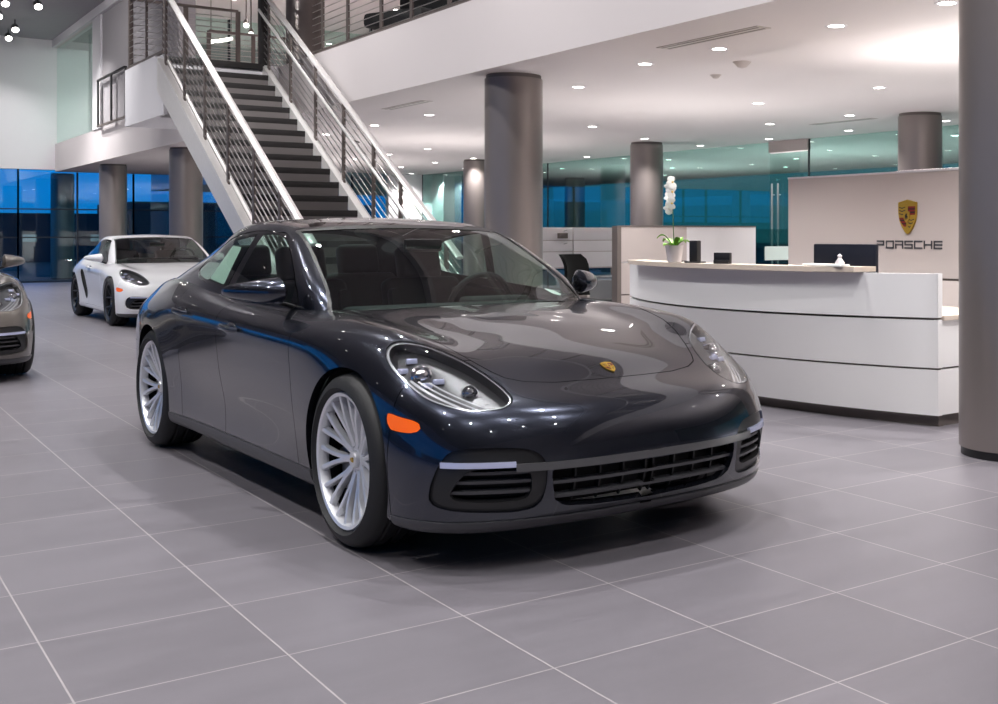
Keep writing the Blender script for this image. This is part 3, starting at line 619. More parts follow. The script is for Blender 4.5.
def coupe_spec():
    def wx(x): return np.where(x > 0, x * .98, np.where(x > -2.95, x * 2.475 / 2.95, -2.475 + (x + 2.95) * .80))
    def warp(Tb):
        A = np.array(Tb, float); A[..., 0] = wx(A[..., 0]); A[..., 1] *= .93; A[..., 2] = A[..., 2] * .918; return A
    def wp(p, ax=(0, 1)): q = np.array(p, float); q[:, 0] = wx(q[:, 0]); q[:, 1] *= .93; return q
    yz = lambda p: np.array(p, float) * [.93, .918]
    hz = np.array(HOUSE, float); hz = warp(hz)
    dlo = smooth_poly([(-.80, .885), (-.86, .965), (-1.0, 1.075), (-1.13, 1.165), (-1.30, 1.212), (-1.55, 1.215), (-1.85, 1.16), (-2.08, 1.06), (-2.16, .98), (-2.05, .935), (-1.6, .90), (-1.1, .88)], 5)
    L = np.array(LAMPP, float); L = np.stack([L[:, 0] * .98, L[:, 1] * .9 + .01], 1)
    return dict(body=warp(BODY), house=hz, wb=2.475, R=.343, AR=.372, zarch=.335, sx=.98, sz=.918, hood=wp(HOODP), lamp=smooth_poly(L, 5), mark=smooth_poly(np.array(MARKP) * [.98, .918], 4), grille=yz([(-1, .19), (0, .19), (.42, .19), (.45, .235), (.40, .262), (0, .262), (-1, .262)]),
      intake=yz(smooth_poly([(.40, .30), (.39, .40), (.43, .45), (.60, .47), (.78, .475), (.84, .44), (.85, .34), (.80, .285), (.60, .275), (.45, .278)], 5)), vent=yz(smooth_poly(VENTP, 5)), slats=(), vbars=(), islats=(.30, .345), led=(.52, .74, .415, .43), trim=(.0, .38, .381),
      shuts=(lambda z: -.50 - .1 * (z - .24), lambda z: -1.52 - .12 * (z - .33), None), sill=.235, paint_sill=True, handles=((-1.30, .80),), ztail=.775, zrb=.57, ywid=.88, ws=(.665, .558, 1.238), wsz=(.868, 1.203), xhead=-1.22, rw=(.44, -2.45, -2.95), roof=None, dlo=dlo, sail=-.90, bpil=None,
      scoop=smooth_poly([(-1.64, .66), (-1.56, .48), (-1.62, .32), (-1.74, .36), (-1.84, .54), (-1.94, .72), (-1.80, .76)], 5), mirror=(-.80, .80, .94, .95), ix=lambda x: x * .84, ycab=.64, seats=(-1.55,), zt=1.24, ywheel=.765, hw=.118, rim=.262, rimmat=M['black_rim'], lamps=LAMPS, badge=.56, spokes=5, nu=170, nv=72)
SHEET = np.array([(-2.18, 1.25), (-1.98, 1.24), (-2.02, 1.03), (-2.32, 1.055)])
# ================================================================ setting (u = across the building, v = along it away from the camera)
ZC, ZS, ZA, ZU = 2.95, 3.69, 6.45, 6.25        # reception ceiling, upper floor, atrium ceiling, upper ceiling
U0, U1, V0, V1 = -14.0, 21.5, -8.0, 34.5
def bx(name, a, b, mt, label=None, cat=None, kind='structure', bev=0, parent=None, group=None):
    m = MB(); m.box(a, b, bev); o = m.build(name, mt, parent, smooth=bool(bev)); return tagit(o, label, cat, group, kind)
bx('floor', (U0, V0, -.1), (U1, V1, 0), M['floor'], 'grey square porcelain tiles with pale joints across the whole showroom', 'floor')
bx('ceiling', (U0, V0, ZA), (5.45, V1, ZA + .1), M['dark_ceil'], 'high dark grey ceiling over the atrium with hanging spotlights', 'ceiling')
bx('ceiling_mezzanine', (5.45, V0, ZC), (U1, V1, ZS), M['ceil'], 'white upper floor slab and low ceiling over the reception', 'ceiling')
bx('ceiling_upper', (5.45, V0, ZU), (U1, V1, ZA + .1), M['ceil'], 'white ceiling of the upper floor behind the stair', 'ceiling')
bx('wall_back', (U0, V1, 3.0), (5.45, V1 + .3, ZA), M['white'], 'plain white wall above the blue windows at the far end', 'wall')
bx('wall_back_upper', (5.45, V1, ZS), (U1, V1 + .3, ZU), M['white'], 'white far wall of the upper floor behind glass', 'wall')
bx('wall_front', (U0, V0 - .3, 0), (U1, V0, ZA), M['white'], 'white wall behind the viewer', 'wall')
bx('wall_left', (U0 - .3, V0, 4.6), (U0, V1, ZA), M['white'], 'white wall above the side windows', 'wall')
bx('wall_right_upper', (U1, V0, ZS), (U1 + .3, V1, ZU), M['white'], 'white side wall of the upper floor', 'wall')
nw = 0
def window(name, a, b, zt, mulls, rails, label, thick=.06, glass_mat=None):
    """glazed bay between plan points a and b: pane plus frame"""
    a, b = Vector(a), Vector(b); d = b - a; L = d.length; ang = math.atan2(d.y, d.x); Mx = T(a.x, a.y, 0) @ RZ(ang)
    m = MB(); m.box((0, -.006, .02), (L, .006, zt), 0, Mx); w = m.build(name, glass_mat or M['fac_glass'], None, smooth=False); tagit(w, label, 'window', None, 'structure')
    m = MB()
    for x in mulls: m.box((x * L - .015, -thick, 0), (x * L + .015, thick, zt), 0, Mx)
    for z in rails: m.box((0, -thick * .8, z - .015), (L, thick * .8, z + .015), 0, Mx)
    m.build('window_frame', M['frame'], w, smooth=False); return w
k = 1
us = [U0, -10.5, -7, -3.5, 0, 2.2, 4.6, 7.4, 10.9]
for a, b in zip(us, us[1:]):
    window('window_%d' % k, (a, V1 + .1), (b, V1 + .1), 3.0 if b < 5 else ZC, (0, .5, 1), (.03, 1.2, 1.95), 'tall blue dusk window bay %s' % ('seen under the upper floor' if a > 4 else 'at the far end left of the columns')); k += 1
for a, b in zip(range(-8, 34, 6), range(-2, 40, 6)):
    window('window_%d' % k, (U0 - .1, a), (U0 - .1, min(b, V1)), 4.6, (0, .5, 1), (.03, 1.95, 3.2), 'side window bay facing the dusk sky'); k += 1
for a, b in ((-8, 0), (0, 7), (7, 14), (14, 21), (21, 28), (28, 34.5)):
    window('window_%d' % k, (U1 + .05, a), (U1 + .05, b), ZC, (), (), 'outer window bay beyond the teal glass offices'); k += 1
# white end wall of the reception, far beyond the columns
bx('wall_end', (12.9, 30.0, 0), (14.75, 30.2, ZC), M['white'], 'white end wall beyond the tall columns with a scallop of light', 'wall')
bx('trim_1', (14.2, 29.3, 0), (14.75, 30.0, ZC), M['white'], 'square white pier beside the far column', 'pier')
window('window_%d' % k, (10.9, 30.1), (12.9, 30.1), ZC, (0, .5), (.03,), 'glazed screen next to the white end wall'); k += 1
bx('floor_offices', (10.9, V1, -.1), (U1, 48, 0), M['floor'], 'dim floor of the offices far behind the teal glass', 'floor')
bx('ceiling_offices', (10.9, V1, ZC), (U1, 48, ZS), M['ceil'], 'ceiling of the offices far behind the teal glass', 'ceiling')
for a, b in (((U1 + .05, 34.5), (U1 + .05, 48)), ((10.9, 48.1), (U1, 48.1))):
    window('window_%d' % k, a, b, ZC, (), (), 'outermost window bay at the end of the offices'); k += 1
# upper level left: pier, grey wall, glass
bx('wall_upper', (5.46, 22.0, ZS), (5.75, 28.55, ZU), M['greywall'], 'grey wall of the upper floor left of the stair landing', 'wall')
bx('trim_2', (5.42, 28.55, ZS), (5.75, 29.45, ZU), M['white'], 'slim white pier beside the pale upper glass', 'pier')
bx('trim_3', (5.38, V0, ZU), (5.46, V1, ZA), M['white'], 'white edge strip between dark atrium ceiling and upper floor', 'trim')
w = window('window_%d' % k, (5.5, 29.45), (5.5, V1), ZU, (), (), 'pale green glass screen on the upper floor above the far column', glass_mat=M['clear']); k += 1
for o in [w] + list(w.children): o.location.z = 0
w.scale.z = (ZU - ZS) / ZU; w.location.z = ZS
w = window('window_%d' % k, (5.9, 27.5), (14, 27.5), ZU, (.12, .25, .45, .7), (.1,), 'pale glass wall at the back of the upper floor', glass_mat=M['clear']); k += 1
w.scale.z = (ZU - ZS) / ZU; w.location.z = ZS
bx('wall_upper_back', (5.75, 31.5, ZS), (U1, 31.7, ZU), M['greywall'], 'grey wall behind the upper glass', 'wall')
# teal glass offices
pan = [(-8, -2), (-2, 4), (4, 10.2), (10.2, 14.45), (15.45, 19), (19, 23.2), (23.2, 30)]
for a, b in pan:
    window('window_%d' % k, (13.9, a), (13.9, b), ZC, (1,), (.02,), 'tall teal glass partition of the offices behind the reception', .012, M['shop_glass']); k += 1
d = tagit(MB().box((13.894, 14.46, .02), (13.906, 15.44, 2.74)).build('door_1', M['shop_glass'], None, smooth=False), 'teal glass door with tall steel pulls behind the sign wall', 'door', None, 'structure')
for v_ in (15.18, 15.34):
    m = MB(); m.tube([(13.84, v_, .5), (13.84, v_, 2.2)], .018, 10); m.tube([(13.84, v_, .7), (13.9, v_, .7)], .01, 8); m.tube([(13.84, v_, 2.0), (13.9, v_, 2.0)], .01, 8); m.build('door_handle', M['steel_bar'], d)
bx('trim_4', (13.86, 14.45, 2.76), (13.94, 15.45, ZC), M['beige'], 'pale panel above the glass office door', 'trim')
# ---------------------------------------------------------------- columns
def column(u, v, z0, z1, label, r=.3):
    o = empty('column', (u, v, z0), 0, label, 'column'); o['kind'] = 'structure'
    m = MB(); m.lathe([(r, .05), (r, z1 - z0 - .04)], 64, None, cap=False); m.box((-r * 1.0, -.004, .05), (-r + .003, .004, z1 - z0 - .04)); m.build('shaft', M['column'], o)
    m = MB(); m.lathe([(r - .012, 0), (r - .012, .06)], 64); m.build('base_ring', M['black'], o)
    m = MB(); m.lathe([(r - .015, z1 - z0 - .045), (r - .015, z1 - z0)], 64); m.build('top_ring', M['reveal'], o)
column(5.735, 4.24, 0, ZC, 'large taupe metal column closest to the viewer beside the reception counter')
column(5.91, 10.55, 0, ZC, 'tall taupe metal column rising just behind the dark grey car')
column(5.93, 23.35, 0, ZC, 'taupe column under the landing, behind the white coupe roof and next to the stair')
column(5.97, 30.0, 0, ZC, 'taupe column behind the white coupe, second from the stair')
column(5.97, 36.6, 0, 3.0, 'green-tinted column seen through the far glass', .3)
column(12.2, 10.5, 0, ZC, 'taupe column rising behind the reception sign wall')
column(12.2, 16.9, 0, ZC, 'taupe column behind the orchid and the low partition')
column(12.06, 23.2, 0, ZC, 'far taupe column half hidden by the tall column behind the car')
column(18.3, 29.0, 0, ZC, 'dim column standing inside the teal glass offices')
column(5.95, 16.9, ZS, ZU, 'dark taupe column on the upper floor beside the stair head', .26)
# ---------------------------------------------------------------- stair
UL, UR = 3.82, 5.25
zn = lambda v: ZS - (16.54 - v) * .6
st = empty('staircase', ((UL + UR) / 2, 10.4, 0), 0, 'straight open staircase with dark treads and steel cable railings up to the upper floor', 'staircase')
SX, SY = st.location.x, st.location.y
def stp(name, m, mt, par=st, **kw):
    o = m.build(name, mt, par, **kw)
    if par is st: o.matrix_parent_inverse = T(-SX, -SY, 0)
    return o
nr = 21; rise = ZS / nr; run = rise / .6
for i in range(1, nr):
    z = i * rise; v = 16.54 - (nr - i) * run
    m = MB(); m.box((UL + .04, v - .02, z - .075), (UR - .04, v + run + .0, z), .006); stp('tread', m, M['tread'])
    m = MB(); m.box((UL + .05, v + run - .03, z - .0), (UR - .05, v + run - .015, z + rise - .075)); stp('riser', m, M['riser'], smooth=False)
m = MB(); m.box((UL + .04, 10.38, 0.0), (UR - .04, 10.40, rise - .075)); stp('riser', m, M['riser'], smooth=False)
def slab(u0, u1, v0, v1, top, dep, name, mt):
    m = MB(); vb = v0
    poly = [(v0, zn(v0) + top), (v1, zn(v1) + top), (v1, zn(v1) + top - dep), (max(v0, v0), max(0, zn(v0) + top - dep))]
    t = bmesh.new(); A = [t.verts.new((u0, a, max(b, 0))) for a, b in poly]; B = [t.verts.new((u1, a, max(b, 0))) for a, b in poly]
    t.faces.new(A); t.faces.new(B[::-1])
    for k_ in range(4): t.faces.new((A[k_], B[k_], B[(k_ + 1) % 4], A[(k_ + 1) % 4]))
    bmesh.ops.recalc_face_normals(t, faces=t.faces[:]); m.add(t); return stp(name, m, mt, smooth=False)
slab(UL - .10, UL + .04, 10.40, 16.07, .20, .44, 'stringer', M['steel'])
slab(UR - .04, UR + .06, 10.40, 16.5, .02, .34, 'stringer', M['steel'])
def railing(u, sgn, pv, hr, z_add, name, lo=.05, post_drop=.25, vend=16.4):
    m = MB(); v0, v1 = 10.5, vend
    t = (zn(v0) + hr, zn(v1) + hr)
    m.tube([(u, v0, t[0]), (u, v1, t[1])], .042, 4 if False else 12, flat=.5); r = stp('handrail', m, M['rail'])
    for v in pv:
        m = MB(); m.box((u - .012, v - .035, zn(v) + z_add - post_drop), (u + .012, v + .035, zn(v) + hr - .01), .004); stp('railing_post', m, M['post'])
    for k_ in range(10):
        h_ = z_add + .05 + k_ * (hr - z_add - .10) / 9.5
        m = MB(); m.tube([(u, v0, zn(v0) + h_), (u, v1, zn(v1) + h_)], .0065, 6); stp('railing_cable', m, M['cable'])
railing(UL - .03, -1, (10.6, 11.45, 12.27, 13.18, 14.1, 15.0, 15.9), 1.14, .20, 'left', vend=16.08)
railing(UR + .02, 1, (10.8, 11.93, 12.68, 13.6, 14.556, 15.5, 16.4), 1.0, .02, 'right', vend=16.6)
m = MB(); m.tube([(UR - .09, 10.5, zn(10.5) + .80), (UR - .09, 16.5, zn(16.5) + .80)], .02, 10); stp('lower_handrail', m, M['rail'])
for v in (11.3, 13.1, 15.0): m = MB(); m.tube([(UR + .02, v, zn(v) + .76), (UR - .09, v, zn(v) + .79)], .008, 6); stp('rail_bracket', m, M['post'])
m = MB(); m.box((UL - .02, 16.50, 2.87), (5.44, 18.3, ZS)); m.box((UL - .02, 16.07, 2.87), (UL + .03, 16.50, ZS - .03)); tagit(m.build('landing', M['white'], None, smooth=False), 'white boxed stair landing jutting out over the white coupe', 'landing', None, 'structure')
m = MB(); m.box((UL + .04, 16.47, ZS - .075), (UR - .02, 16.80, ZS + .012), .004); stp('tread', m, M['tread'])
m = MB(); m.box((UR - .03, 16.60, ZS - .1), (UR + .09, 16.72, ZS + 1.12), .006); stp('newel_post', m, M['tread'])
# ---------------------------------------------------------------- level railings
def level_rail(name, a, b, z, n, label, h=1.05, posts=None, cables=11, skip_rail=False, dark=0):
    a, b = Vector(a), Vector(b); d = (b - a); L = d.length; o = empty(name, (a.x, a.y, z), math.atan2(d.y, d.x), label, 'railing')
    for x in (posts if posts is not None else [L * i / n for i in range(n + 1)]):
        m = MB(); m.box((x - .035 * (1 + dark), -.012, 0), (x + .035 * (1 + dark), .012, h), .004); m.build('post', M['black' if dark else 'post'], o)
    m = MB(); m.box((0, -.03, h - .02), (L, .03, h + .02), .01); m.build('handrail', M['black' if dark else 'rail' if not skip_rail else 'post'], o)
    for k_ in range(cables):
        m = MB(); m.tube([(0, 0, .06 + k_ * (h - .12) / (cables - .5)), (L, 0, .06 + k_ * (h - .12) / (cables - .5))], .006, 6); m.build('cable', M['cable'], o)
    m = MB(); m.box((0, -.03, 0), (L, .03, .04)); m.build('base_channel', M['post'], o, smooth=False); return o
level_rail('railing', (5.5, 0.5), (5.5, 15.3), ZS, 0, 'long cable railing along the white edge of the upper floor right of the stair', posts=[14.42, 13.55, 12.5, 11.65, 10.7, 9.8, 8.9, 8, 7, 6, 5, 4, 3, 2, 1])
level_rail('railing', (UL + .02, 16.15), (UL + .02, 18.25), ZS, 0, 'short cable railing on the left edge of the white stair landing', posts=[.08, 1.02, 2.05])
level_rail('railing', (UL + .05, 18.27), (5.4, 18.27), ZS, 2, 'short cable railing across the far edge of the stair landing', skip_rail=True)
level_rail('railing', (5.36, 25.75), (5.36, 28.5), ZS, 2, 'dark low railing in front of the grey upper wall, left of the landing', skip_rail=True, h=1.05, cables=0, dark=1)
level_rail('railing', (5.6, 20.6), (7.1, 20.6), ZS, 2, 'dark framed railing behind the head of the stair', skip_rail=True, h=1.1)
# upper floor fittings
t = empty('linear_pendant', (6.2, 22, 4.87), 0, 'glowing white tube lamp hanging behind the stair handrail', 'lamp')
m = MB(); m.tube([(-.20, 0, -.05), (.20, 0, .05)], .035, 10); m.build('tube', M['tube'], t)
m = MB(); m.tube([(-.18, 0, -.04), (-.18, 0, 1.38)], .006, 6); m.tube([(.18, 0, .04), (.18, 0, 1.38)], .006, 6); m.build('suspension', M['post'], t)
for (u, v, z, lb) in ((6.35, 21.0, 5.02, 'small round glowing pendant beside the tube lamp'), (7.2, 23.5, 5.30, 'small flat pendant above the glass door on the upper floor'), (7.25, 23.2, 3.86 + .2, 'low glowing lamp near the top step')):
    t = empty('pendant_lamp', (u, v, z), 0, lb, 'lamp'); m = MB(); m.ball((0, 0, 0), (.05, .05, .045)); m.build('bulb', M['tube'], t)
    m = MB(); m.lathe([(.02, .05), (.06, .045), (.05, .06), (.012, .12), (.012, ZU - z)], 16); m.build('lamp_stem', M['post'], t)
t = empty('lounge_chair', (6.25, 13.75, ZS + .003), .4, 'dark low lounge chair showing over the upper floor edge', 'chair')
m = MB(); m.box((-.4, -.5, .22), (.4, .5, .42), .07); m.build('seat', M['leather'], t); m = MB(); m.box((.25, -.5, .38), (.42, .5, .80), .07); m.build('backrest', M['leather'], t)
for x in (-.33, .33):
    for y in (-.42, .42): m = MB(); m.tube([(x, y, .0), (x, y, .24)], .02, 8); m.build('leg', M['chrome'], t)
# ---------------------------------------------------------------- ceiling fittings
DL = [(6.93, 10.91), (6.5, 9.03), (6.49, 7.89), (6.5, 6.45), (6.48, 5.33), (9.61, 10.91), (6.94, 14.76), (6.95, 16.69), (9.72, 20.74), (9.76, 22.69), (11.73, 24.65), (11.85, 26.8), (13.38, 29.6), (15.0, 29.2), (13.47, 26.56), (11.74, 22.75), (9.75, 24.54), (9.69, 14.85), (11.65, 16.2), (13.42, 20.78), (13.4, 16.85), (11.56, 12.86), (11.6, 11.25), (13.39, 14.92), (13.3, 12.92), (13.28, 10.95), (9.65, 8.9), (9.65, 6.9), (6.5, 3.6), (6.5, 1.8), (9.65, 4.6), (11.6, 8.8), (6.95, 18.7), (6.95, 20.7), (9.7, 16.8), (6.95, 12.8)]
def spot(name, loc, energy, size, blend=.6, rad=.06, col=(1, .965, .945), aim=None, parent=None):
    L = bpy.data.lights.new(name, 'SPOT'); L.energy = energy; L.spot_size = math.radians(size); L.spot_blend = blend; L.shadow_soft_size = rad; L.color = col
    o = bpy.data.objects.new(name, L); COL.objects.link(o); o.location = loc
    if aim is not None: o.rotation_euler = (Vector(aim) - Vector(loc)).to_track_quat('-Z', 'Y').to_euler()
    return o
E_DOWN, E_ATR = 190, 470
for i, (u, v) in enumerate(DL):
    t = empty('downlight', (u, v, ZC), 0, 'small round recessed downlight in the low white reception ceiling', 'downlight', 'recessed downlights in the reception ceiling')
    m = MB(); m.lathe([(.062, -.001), (.085, -.004), (.09, -.001), (.09, .0)], 24, cap=False); m.build('trim_ring', M['white'], t)
    m = MB(); m.lathe([(0, -.002), (.062, -.002)], 24, cap=False); m.build('lens', M['lens'], t)
    spot('downlight_beam', (u, v, ZC - .03), E_DOWN, 118, .8, .05)
for (u, va, vb, lb) in ((6.07, 6.82, 8.16, 'long slot air diffuser in the ceiling above the counter'), (12.13, 11.28, 12.53, 'slot air diffuser in the ceiling near the sign wall column'), (6.17, 13.18, 14.41, 'slot air diffuser in the ceiling right of the stair')):
    t = empty('slot_diffuser', (u, (va + vb) / 2, ZC), 0, lb, 'vent'); h_ = (vb - va) / 2
    m = MB(); m.box((-.075, -h_, -.006), (.075, h_, 0)); m.build('frame', M['beige'], t, smooth=False)
    m = MB(); [m.box((x - .012, -h_ + .03, -.0075), (x + .012, h_ - .03, -.005)) for x in (-.035, .035)]; m.build('slot', M['reveal'], t, smooth=False)
for (u, v, r, lb) in ((7.157, 8.358, .09, 'white dome sprinkler cover in the ceiling above the counter'), (7.53, 9.21, .06, 'small flat ceiling sensor beyond the dome cover')):
    t = empty('ceiling_sensor', (u, v, ZC), 0, lb, 'sensor'); m = MB(); m.lathe([(0, -r * .7), (r * .5, -r * .55), (r * .8, -r * .2), (r, -.004), (r, 0)], 24); m.build('cover', M['beige'], t)
# track spotlights of the atrium
TR = [(3.51, 28.24), (4.12, 28.18), (4.15, 31.7), (4.2, 33.2), (3.6, 30.0)] + [(u, v) for u in (-1.6, 1.2, 3.9) for v in (-3, .2, 3.4, 6.6, 9.8, 13.2)] + [(u, v) for u in (-8.5, -5) for v in (1, 8, 15, 22)] + [(-1.5, 18), (1.2, 17), (1.0, 23), (-1.5, 25), (2.2, 20), (0.5, 29)]
for i, (u, v) in enumerate(TR):
    t = empty('track_spotlight', (u, v, ZA), 0, 'small cylindrical spotlight hanging from the dark atrium ceiling', 'spotlight', 'spotlights under the atrium ceiling')
    Mt = T(0, 0, -.2) @ (RX(math.radians(-52)) if v > 26 else RX(math.radians(-12 + 8 * (i % 4)))) @ T(0, 0, .2)
    m = MB(); m.tube([(0, 0, 0), (0, 0, -.20)], .015, 8); m.lathe([(0, -.12), (.075, -.13), (.08, -.14), (.08, -.30), (.074, -.30), (.072, -.29)], 20, Mt, cap=False); m.build('housing', M['satin'], t)
    m = MB(); m.lathe([(0, -.293), (.073, -.293)], 20, Mt, cap=False); m.build('lens', M['lens'], t)
    spot('spot_and_fill_beam', (u, v, ZA - .31), E_ATR * (1.0 if v < 16 else 1.45 if v < 29 else .35), 118, .9, .07, (1, .985, .98))
# fill lights added to brighten the ceilings from below, shaped as slim fixtures
def fill_light(u, v, z, ln, energy, label, ang=0, wid=.1):
    t = empty('fill_light', (u, v, z), ang, label, 'lamp'); m = MB(); m.box((-.04, -ln / 2, 0), (.04, ln / 2, .012), .003); m.build('body', M['white'], t)
    m = MB(); m.box((-.025, -ln / 2 + .02, .011), (.025, ln / 2 - .02, .013)); m.build('lens', M['lens'], t, smooth=False)
    A = bpy.data.lights.new('fill_light_glow', 'AREA'); A.shape = 'RECTANGLE'; A.size = wid; A.size_y = ln; A.energy = energy; A.color = (1, .965, .93)
    ao = bpy.data.objects.new('fill_light_glow', A); COL.objects.link(ao); ao.location = (u, v, z + .03); ao.rotation_euler = (math.pi, 0, -ang)
fill_light(8.12, 6.3, 1.88, 1.9, 30, 'slim white fill light added on top of the sign wall for the bright ceiling patch')
fill_light(8.9, 11.6, 0, 1.2, 70, 'added floor fill light behind the low partition')
fill_light(9.2, 18.6, 0, 1.6, 85, 'added floor fill light far behind the dark car')
fill_light(7.6, 2.0, 0, 1.6, 120, 'added floor fill light behind the column closest to the viewer')
fill_light(10.3, 7.5, 0, 1.6, 35, 'added fill light on the floor behind the sign wall')
fill_light(9.6, 25.5, 0, 1.6, 85, 'added floor fill light near the far end of the reception')
fill_light(16.5, 16.5, 0, 1.6, 130, 'added floor fill light inside the teal glass offices behind the partition')
fill_light(17, 22.5, 0, 1.6, 130, 'added floor fill light deep inside the teal glass offices')
fill_light(16.5, 11, 0, 1.6, 100, 'added floor fill light inside the offices behind the sign wall')
# fill spots added to brighten the upper floor edge, stair, coupe and walls
for (u, v, z, au, av, az, en) in [(7.5, 29.6, 6.1, 6.2, 31.5, 4.9, 130), (7.5, 32.2, 6.1, 6.0, 34.5, 4.9, 130), (3.9, 13.2, 6.1, 4.3, 17.6, 0, 500), (1.2, -1, 6.1, 5.45, 1.5, 3.3, 300), (1.2, 3.4, 6.1, 5.45, 4.6, 3.3, 330), (1.2, 6.6, 6.1, 5.45, 7.4, 3.3, 330), (1.2, 9.8, 6.1, 5.45, 10.3, 3.3, 330), (1.2, 13.2, 6.1, 4.8, 13.4, 3.0, 330), (-1.6, 13.2, 6.1, 3.8, 16.5, 3.2, 420), (1.2, 17, 6.1, 5.45, 21, 3.3, 560), (1.0, 23, 6.1, 5.45, 26.5, 3.6, 620), (.5, 29, 6.1, 5.45, 31.5, 3.4, 560), (-1.5, 25, 6.1, 1, 34.5, 4.6, 520), (2.2, 20, 6.1, 3.5, 34.5, 4.6, 700)]:
    spot('spot_and_fill_beam', (u, v, z), en, 75, 1, .12, (1, .99, .99), (au, av, az))
# lights added to brighten the upper floor, then office downlights behind teal glass
for (u, v, en) in [(7.5, 13, 200), (7.5, 17.5, 200), (7.5, 21, 260), (7.3, 25, 300), (10.5, 24, 260), (8, 29.4, 300), (6.6, 33, 200), (11, 29.4, 300), (9, 9, 160), (10.5, 18, 160)]:
    t = empty('downlight', (u, v, ZU), 0, 'small round downlight added to brighten the upper floor', 'downlight', 'added fill downlights in the upper floor ceiling')
    m = MB(); m.lathe([(.062, -.001), (.085, -.004), (.09, -.001), (.09, .0)], 20, cap=False); m.build('trim_ring', M['white'], t)
    m = MB(); m.lathe([(0, -.002), (.062, -.002)], 20, cap=False); m.build('lens', M['lens'], t)
    spot('downlight_beam', (u, v, ZU - .03), en, 130, .8, .06)
for (u, v) in [(15.4, 12.5), (15.4, 16.5), (15.4, 20.5), (15.4, 25), (17.4, 14.5), (17.4, 18.5), (17.4, 23), (19.4, 16.5), (19.4, 21), (19.4, 26)]:
    t = empty('downlight', (u, v, ZC), 0, 'small round recessed downlight in the offices behind teal glass', 'downlight', 'recessed downlights behind the teal glass')
    m = MB(); m.lathe([(.062, -.001), (.085, -.004), (.09, -.001), (.09, .0)], 20, cap=False); m.build('trim_ring', M['white'], t)
    m = MB(); m.lathe([(0, -.002), (.062, -.002)], 20, cap=False); m.build('lens', M['lens'], t)
    spot('downlight_beam', (u, v, ZC - .03), 60, 120, .8, .05)
spot('scallop_beam', (14.0, 29.3, ZC - .05), 250, 90, .2, .03)
# ---------------------------------------------------------------- reception counter
ct = empty('reception_counter', (6.2, 6.85, 0), 0, 'white curved reception counter with dark reveal lines and pale wood top', 'counter')
CI = T(-6.2, -6.85, 0)
def cpart(name, m, mt, par=ct, **kw):
    o = m.build(name, mt, par, **kw)
    if par is ct: o.matrix_parent_inverse = CI
    return o
VA, VB = 5.10, 8.66
def front(v, z):
    s_ = (v - (VA + VB) / 2) / ((VB - VA) / 2); return 6.10 - (.30 + .30 * min(z, .74)) * (1 - s_ * s_) - .04 * (v - VA) / (VB - VA)
def curved(z0, z1, off, th, name, mt, va=VA, vb=VB, n=40, fo=None):
    rings = []
    for k_ in range(n + 1):
        v = va + (vb - va) * k_ / n; a, b = front(v, z0) + off, front(v, z1) + off
        rings.append([(a, v, z0), (b, v, z1), (b + th, v, z1), (a + th, v, z0)])
    m = MB(); m.loft(rings); return cpart(name, m, mt, ang=30)
curved(0, .085, .06, .05, 'plinth', M['reveal'], VA + .03, VB - .03)
curved(.08, .388, 0, .04, 'front_panel', M['desk'])
curved(.402, .725, 0, .04, 'front_panel', M['desk'])
curved(.742, 1.04, 0, .04, 'front_panel', M['desk'])
curved(.06, 1.0, .022, .03, 'backing', M['reveal'], VA + .01, VB - .01)
curved(1.046, 1.082, -.10, .22, 'counter_top', M['wood'], VA + .45, VB - .42)
m = MB(); m.box((6.102, VA - .006, .745), (6.146, VA + .03, 1.042)); m.box((6.102, VA - .006, .08), (6.146, VA + .03, .388)); m.box((6.102, VA - .006, .402), (6.146, VA + .03, .727)); cpart('end_panel', m, M['desk'], smooth=False)
# work desk behind the counter
wd = empty('reception_desk', (6.5, 6.85, 0), 0, 'pale wood work desk tucked behind the white curved counter', 'desk')
WI = T(-6.5, -6.85, 0)
def wpart(name, m, mt, **kw):
    o = m.build(name, mt, wd, **kw); o.matrix_parent_inverse = WI; return o
m = MB(); m.box((6.148, VA + .01, .402), (6.9, VA + .05, .722)); m.box((6.148, VA + .01, .08), (6.9, VA + .05, .388)); wpart('side_panel', m, M['desk'], smooth=False)
m = MB(); m.box((6.15, VA + .04, 0), (6.88, VA + .08, .72)); wpart('side_plinth', m, M['reveal'], smooth=False)
m = MB(); m.box((6.15, VA - .02, .722), (6.95, VB - .1, .755), .004); m.box((6.86, VB - .2, 0), (6.9, VB - .15, .722)); m.box((6.2, VB - .2, 0), (6.24, VB - .15, .722)); wpart('work_surface', m, M['wood'])
# ---------------------------------------------------------------- sign wall
sw = empty('sign_wall', (8.0, 7.2, 0), 0, 'warm beige free-standing sign wall with crest and lettering behind the counter', 'wall panel')
SI = T(-8.0, -7.2, 0)
def spart(name, m, mt, par=sw, **kw):
    o = m.build(name, mt, par, **kw)
    if par is sw: o.matrix_parent_inverse = SI
    return o
m = MB(); m.box((8.0, 5.2, .915), (8.18, 8.62, 1.865), .004); spart('upper_panel', m, M['beige'])
m = MB(); m.box((8.0, 5.2, 0), (8.18, 8.62, .895), .004); spart('lower_panel', m, M['beige'])
m = MB(); m.box((8.015, 5.22, .88), (8.165, 8.60, .93)); spart('reveal_line', m, M['reveal'], smooth=False)
m = MB(); m.box((7.995, 5.195, 1.862), (8.185, 8.625, 1.88), .003); spart('top_cap', m, M['white'])
Mc = Matrix(((0, 0, -1, 7.998), (-1, 0, 0, 7.02), (0, 1, 0, 1.462), (0, 0, 0, 1)))
c = crest(sw, Mc, .315); c.matrix_parent_inverse = SI
for q in list(sw.children):
    pass
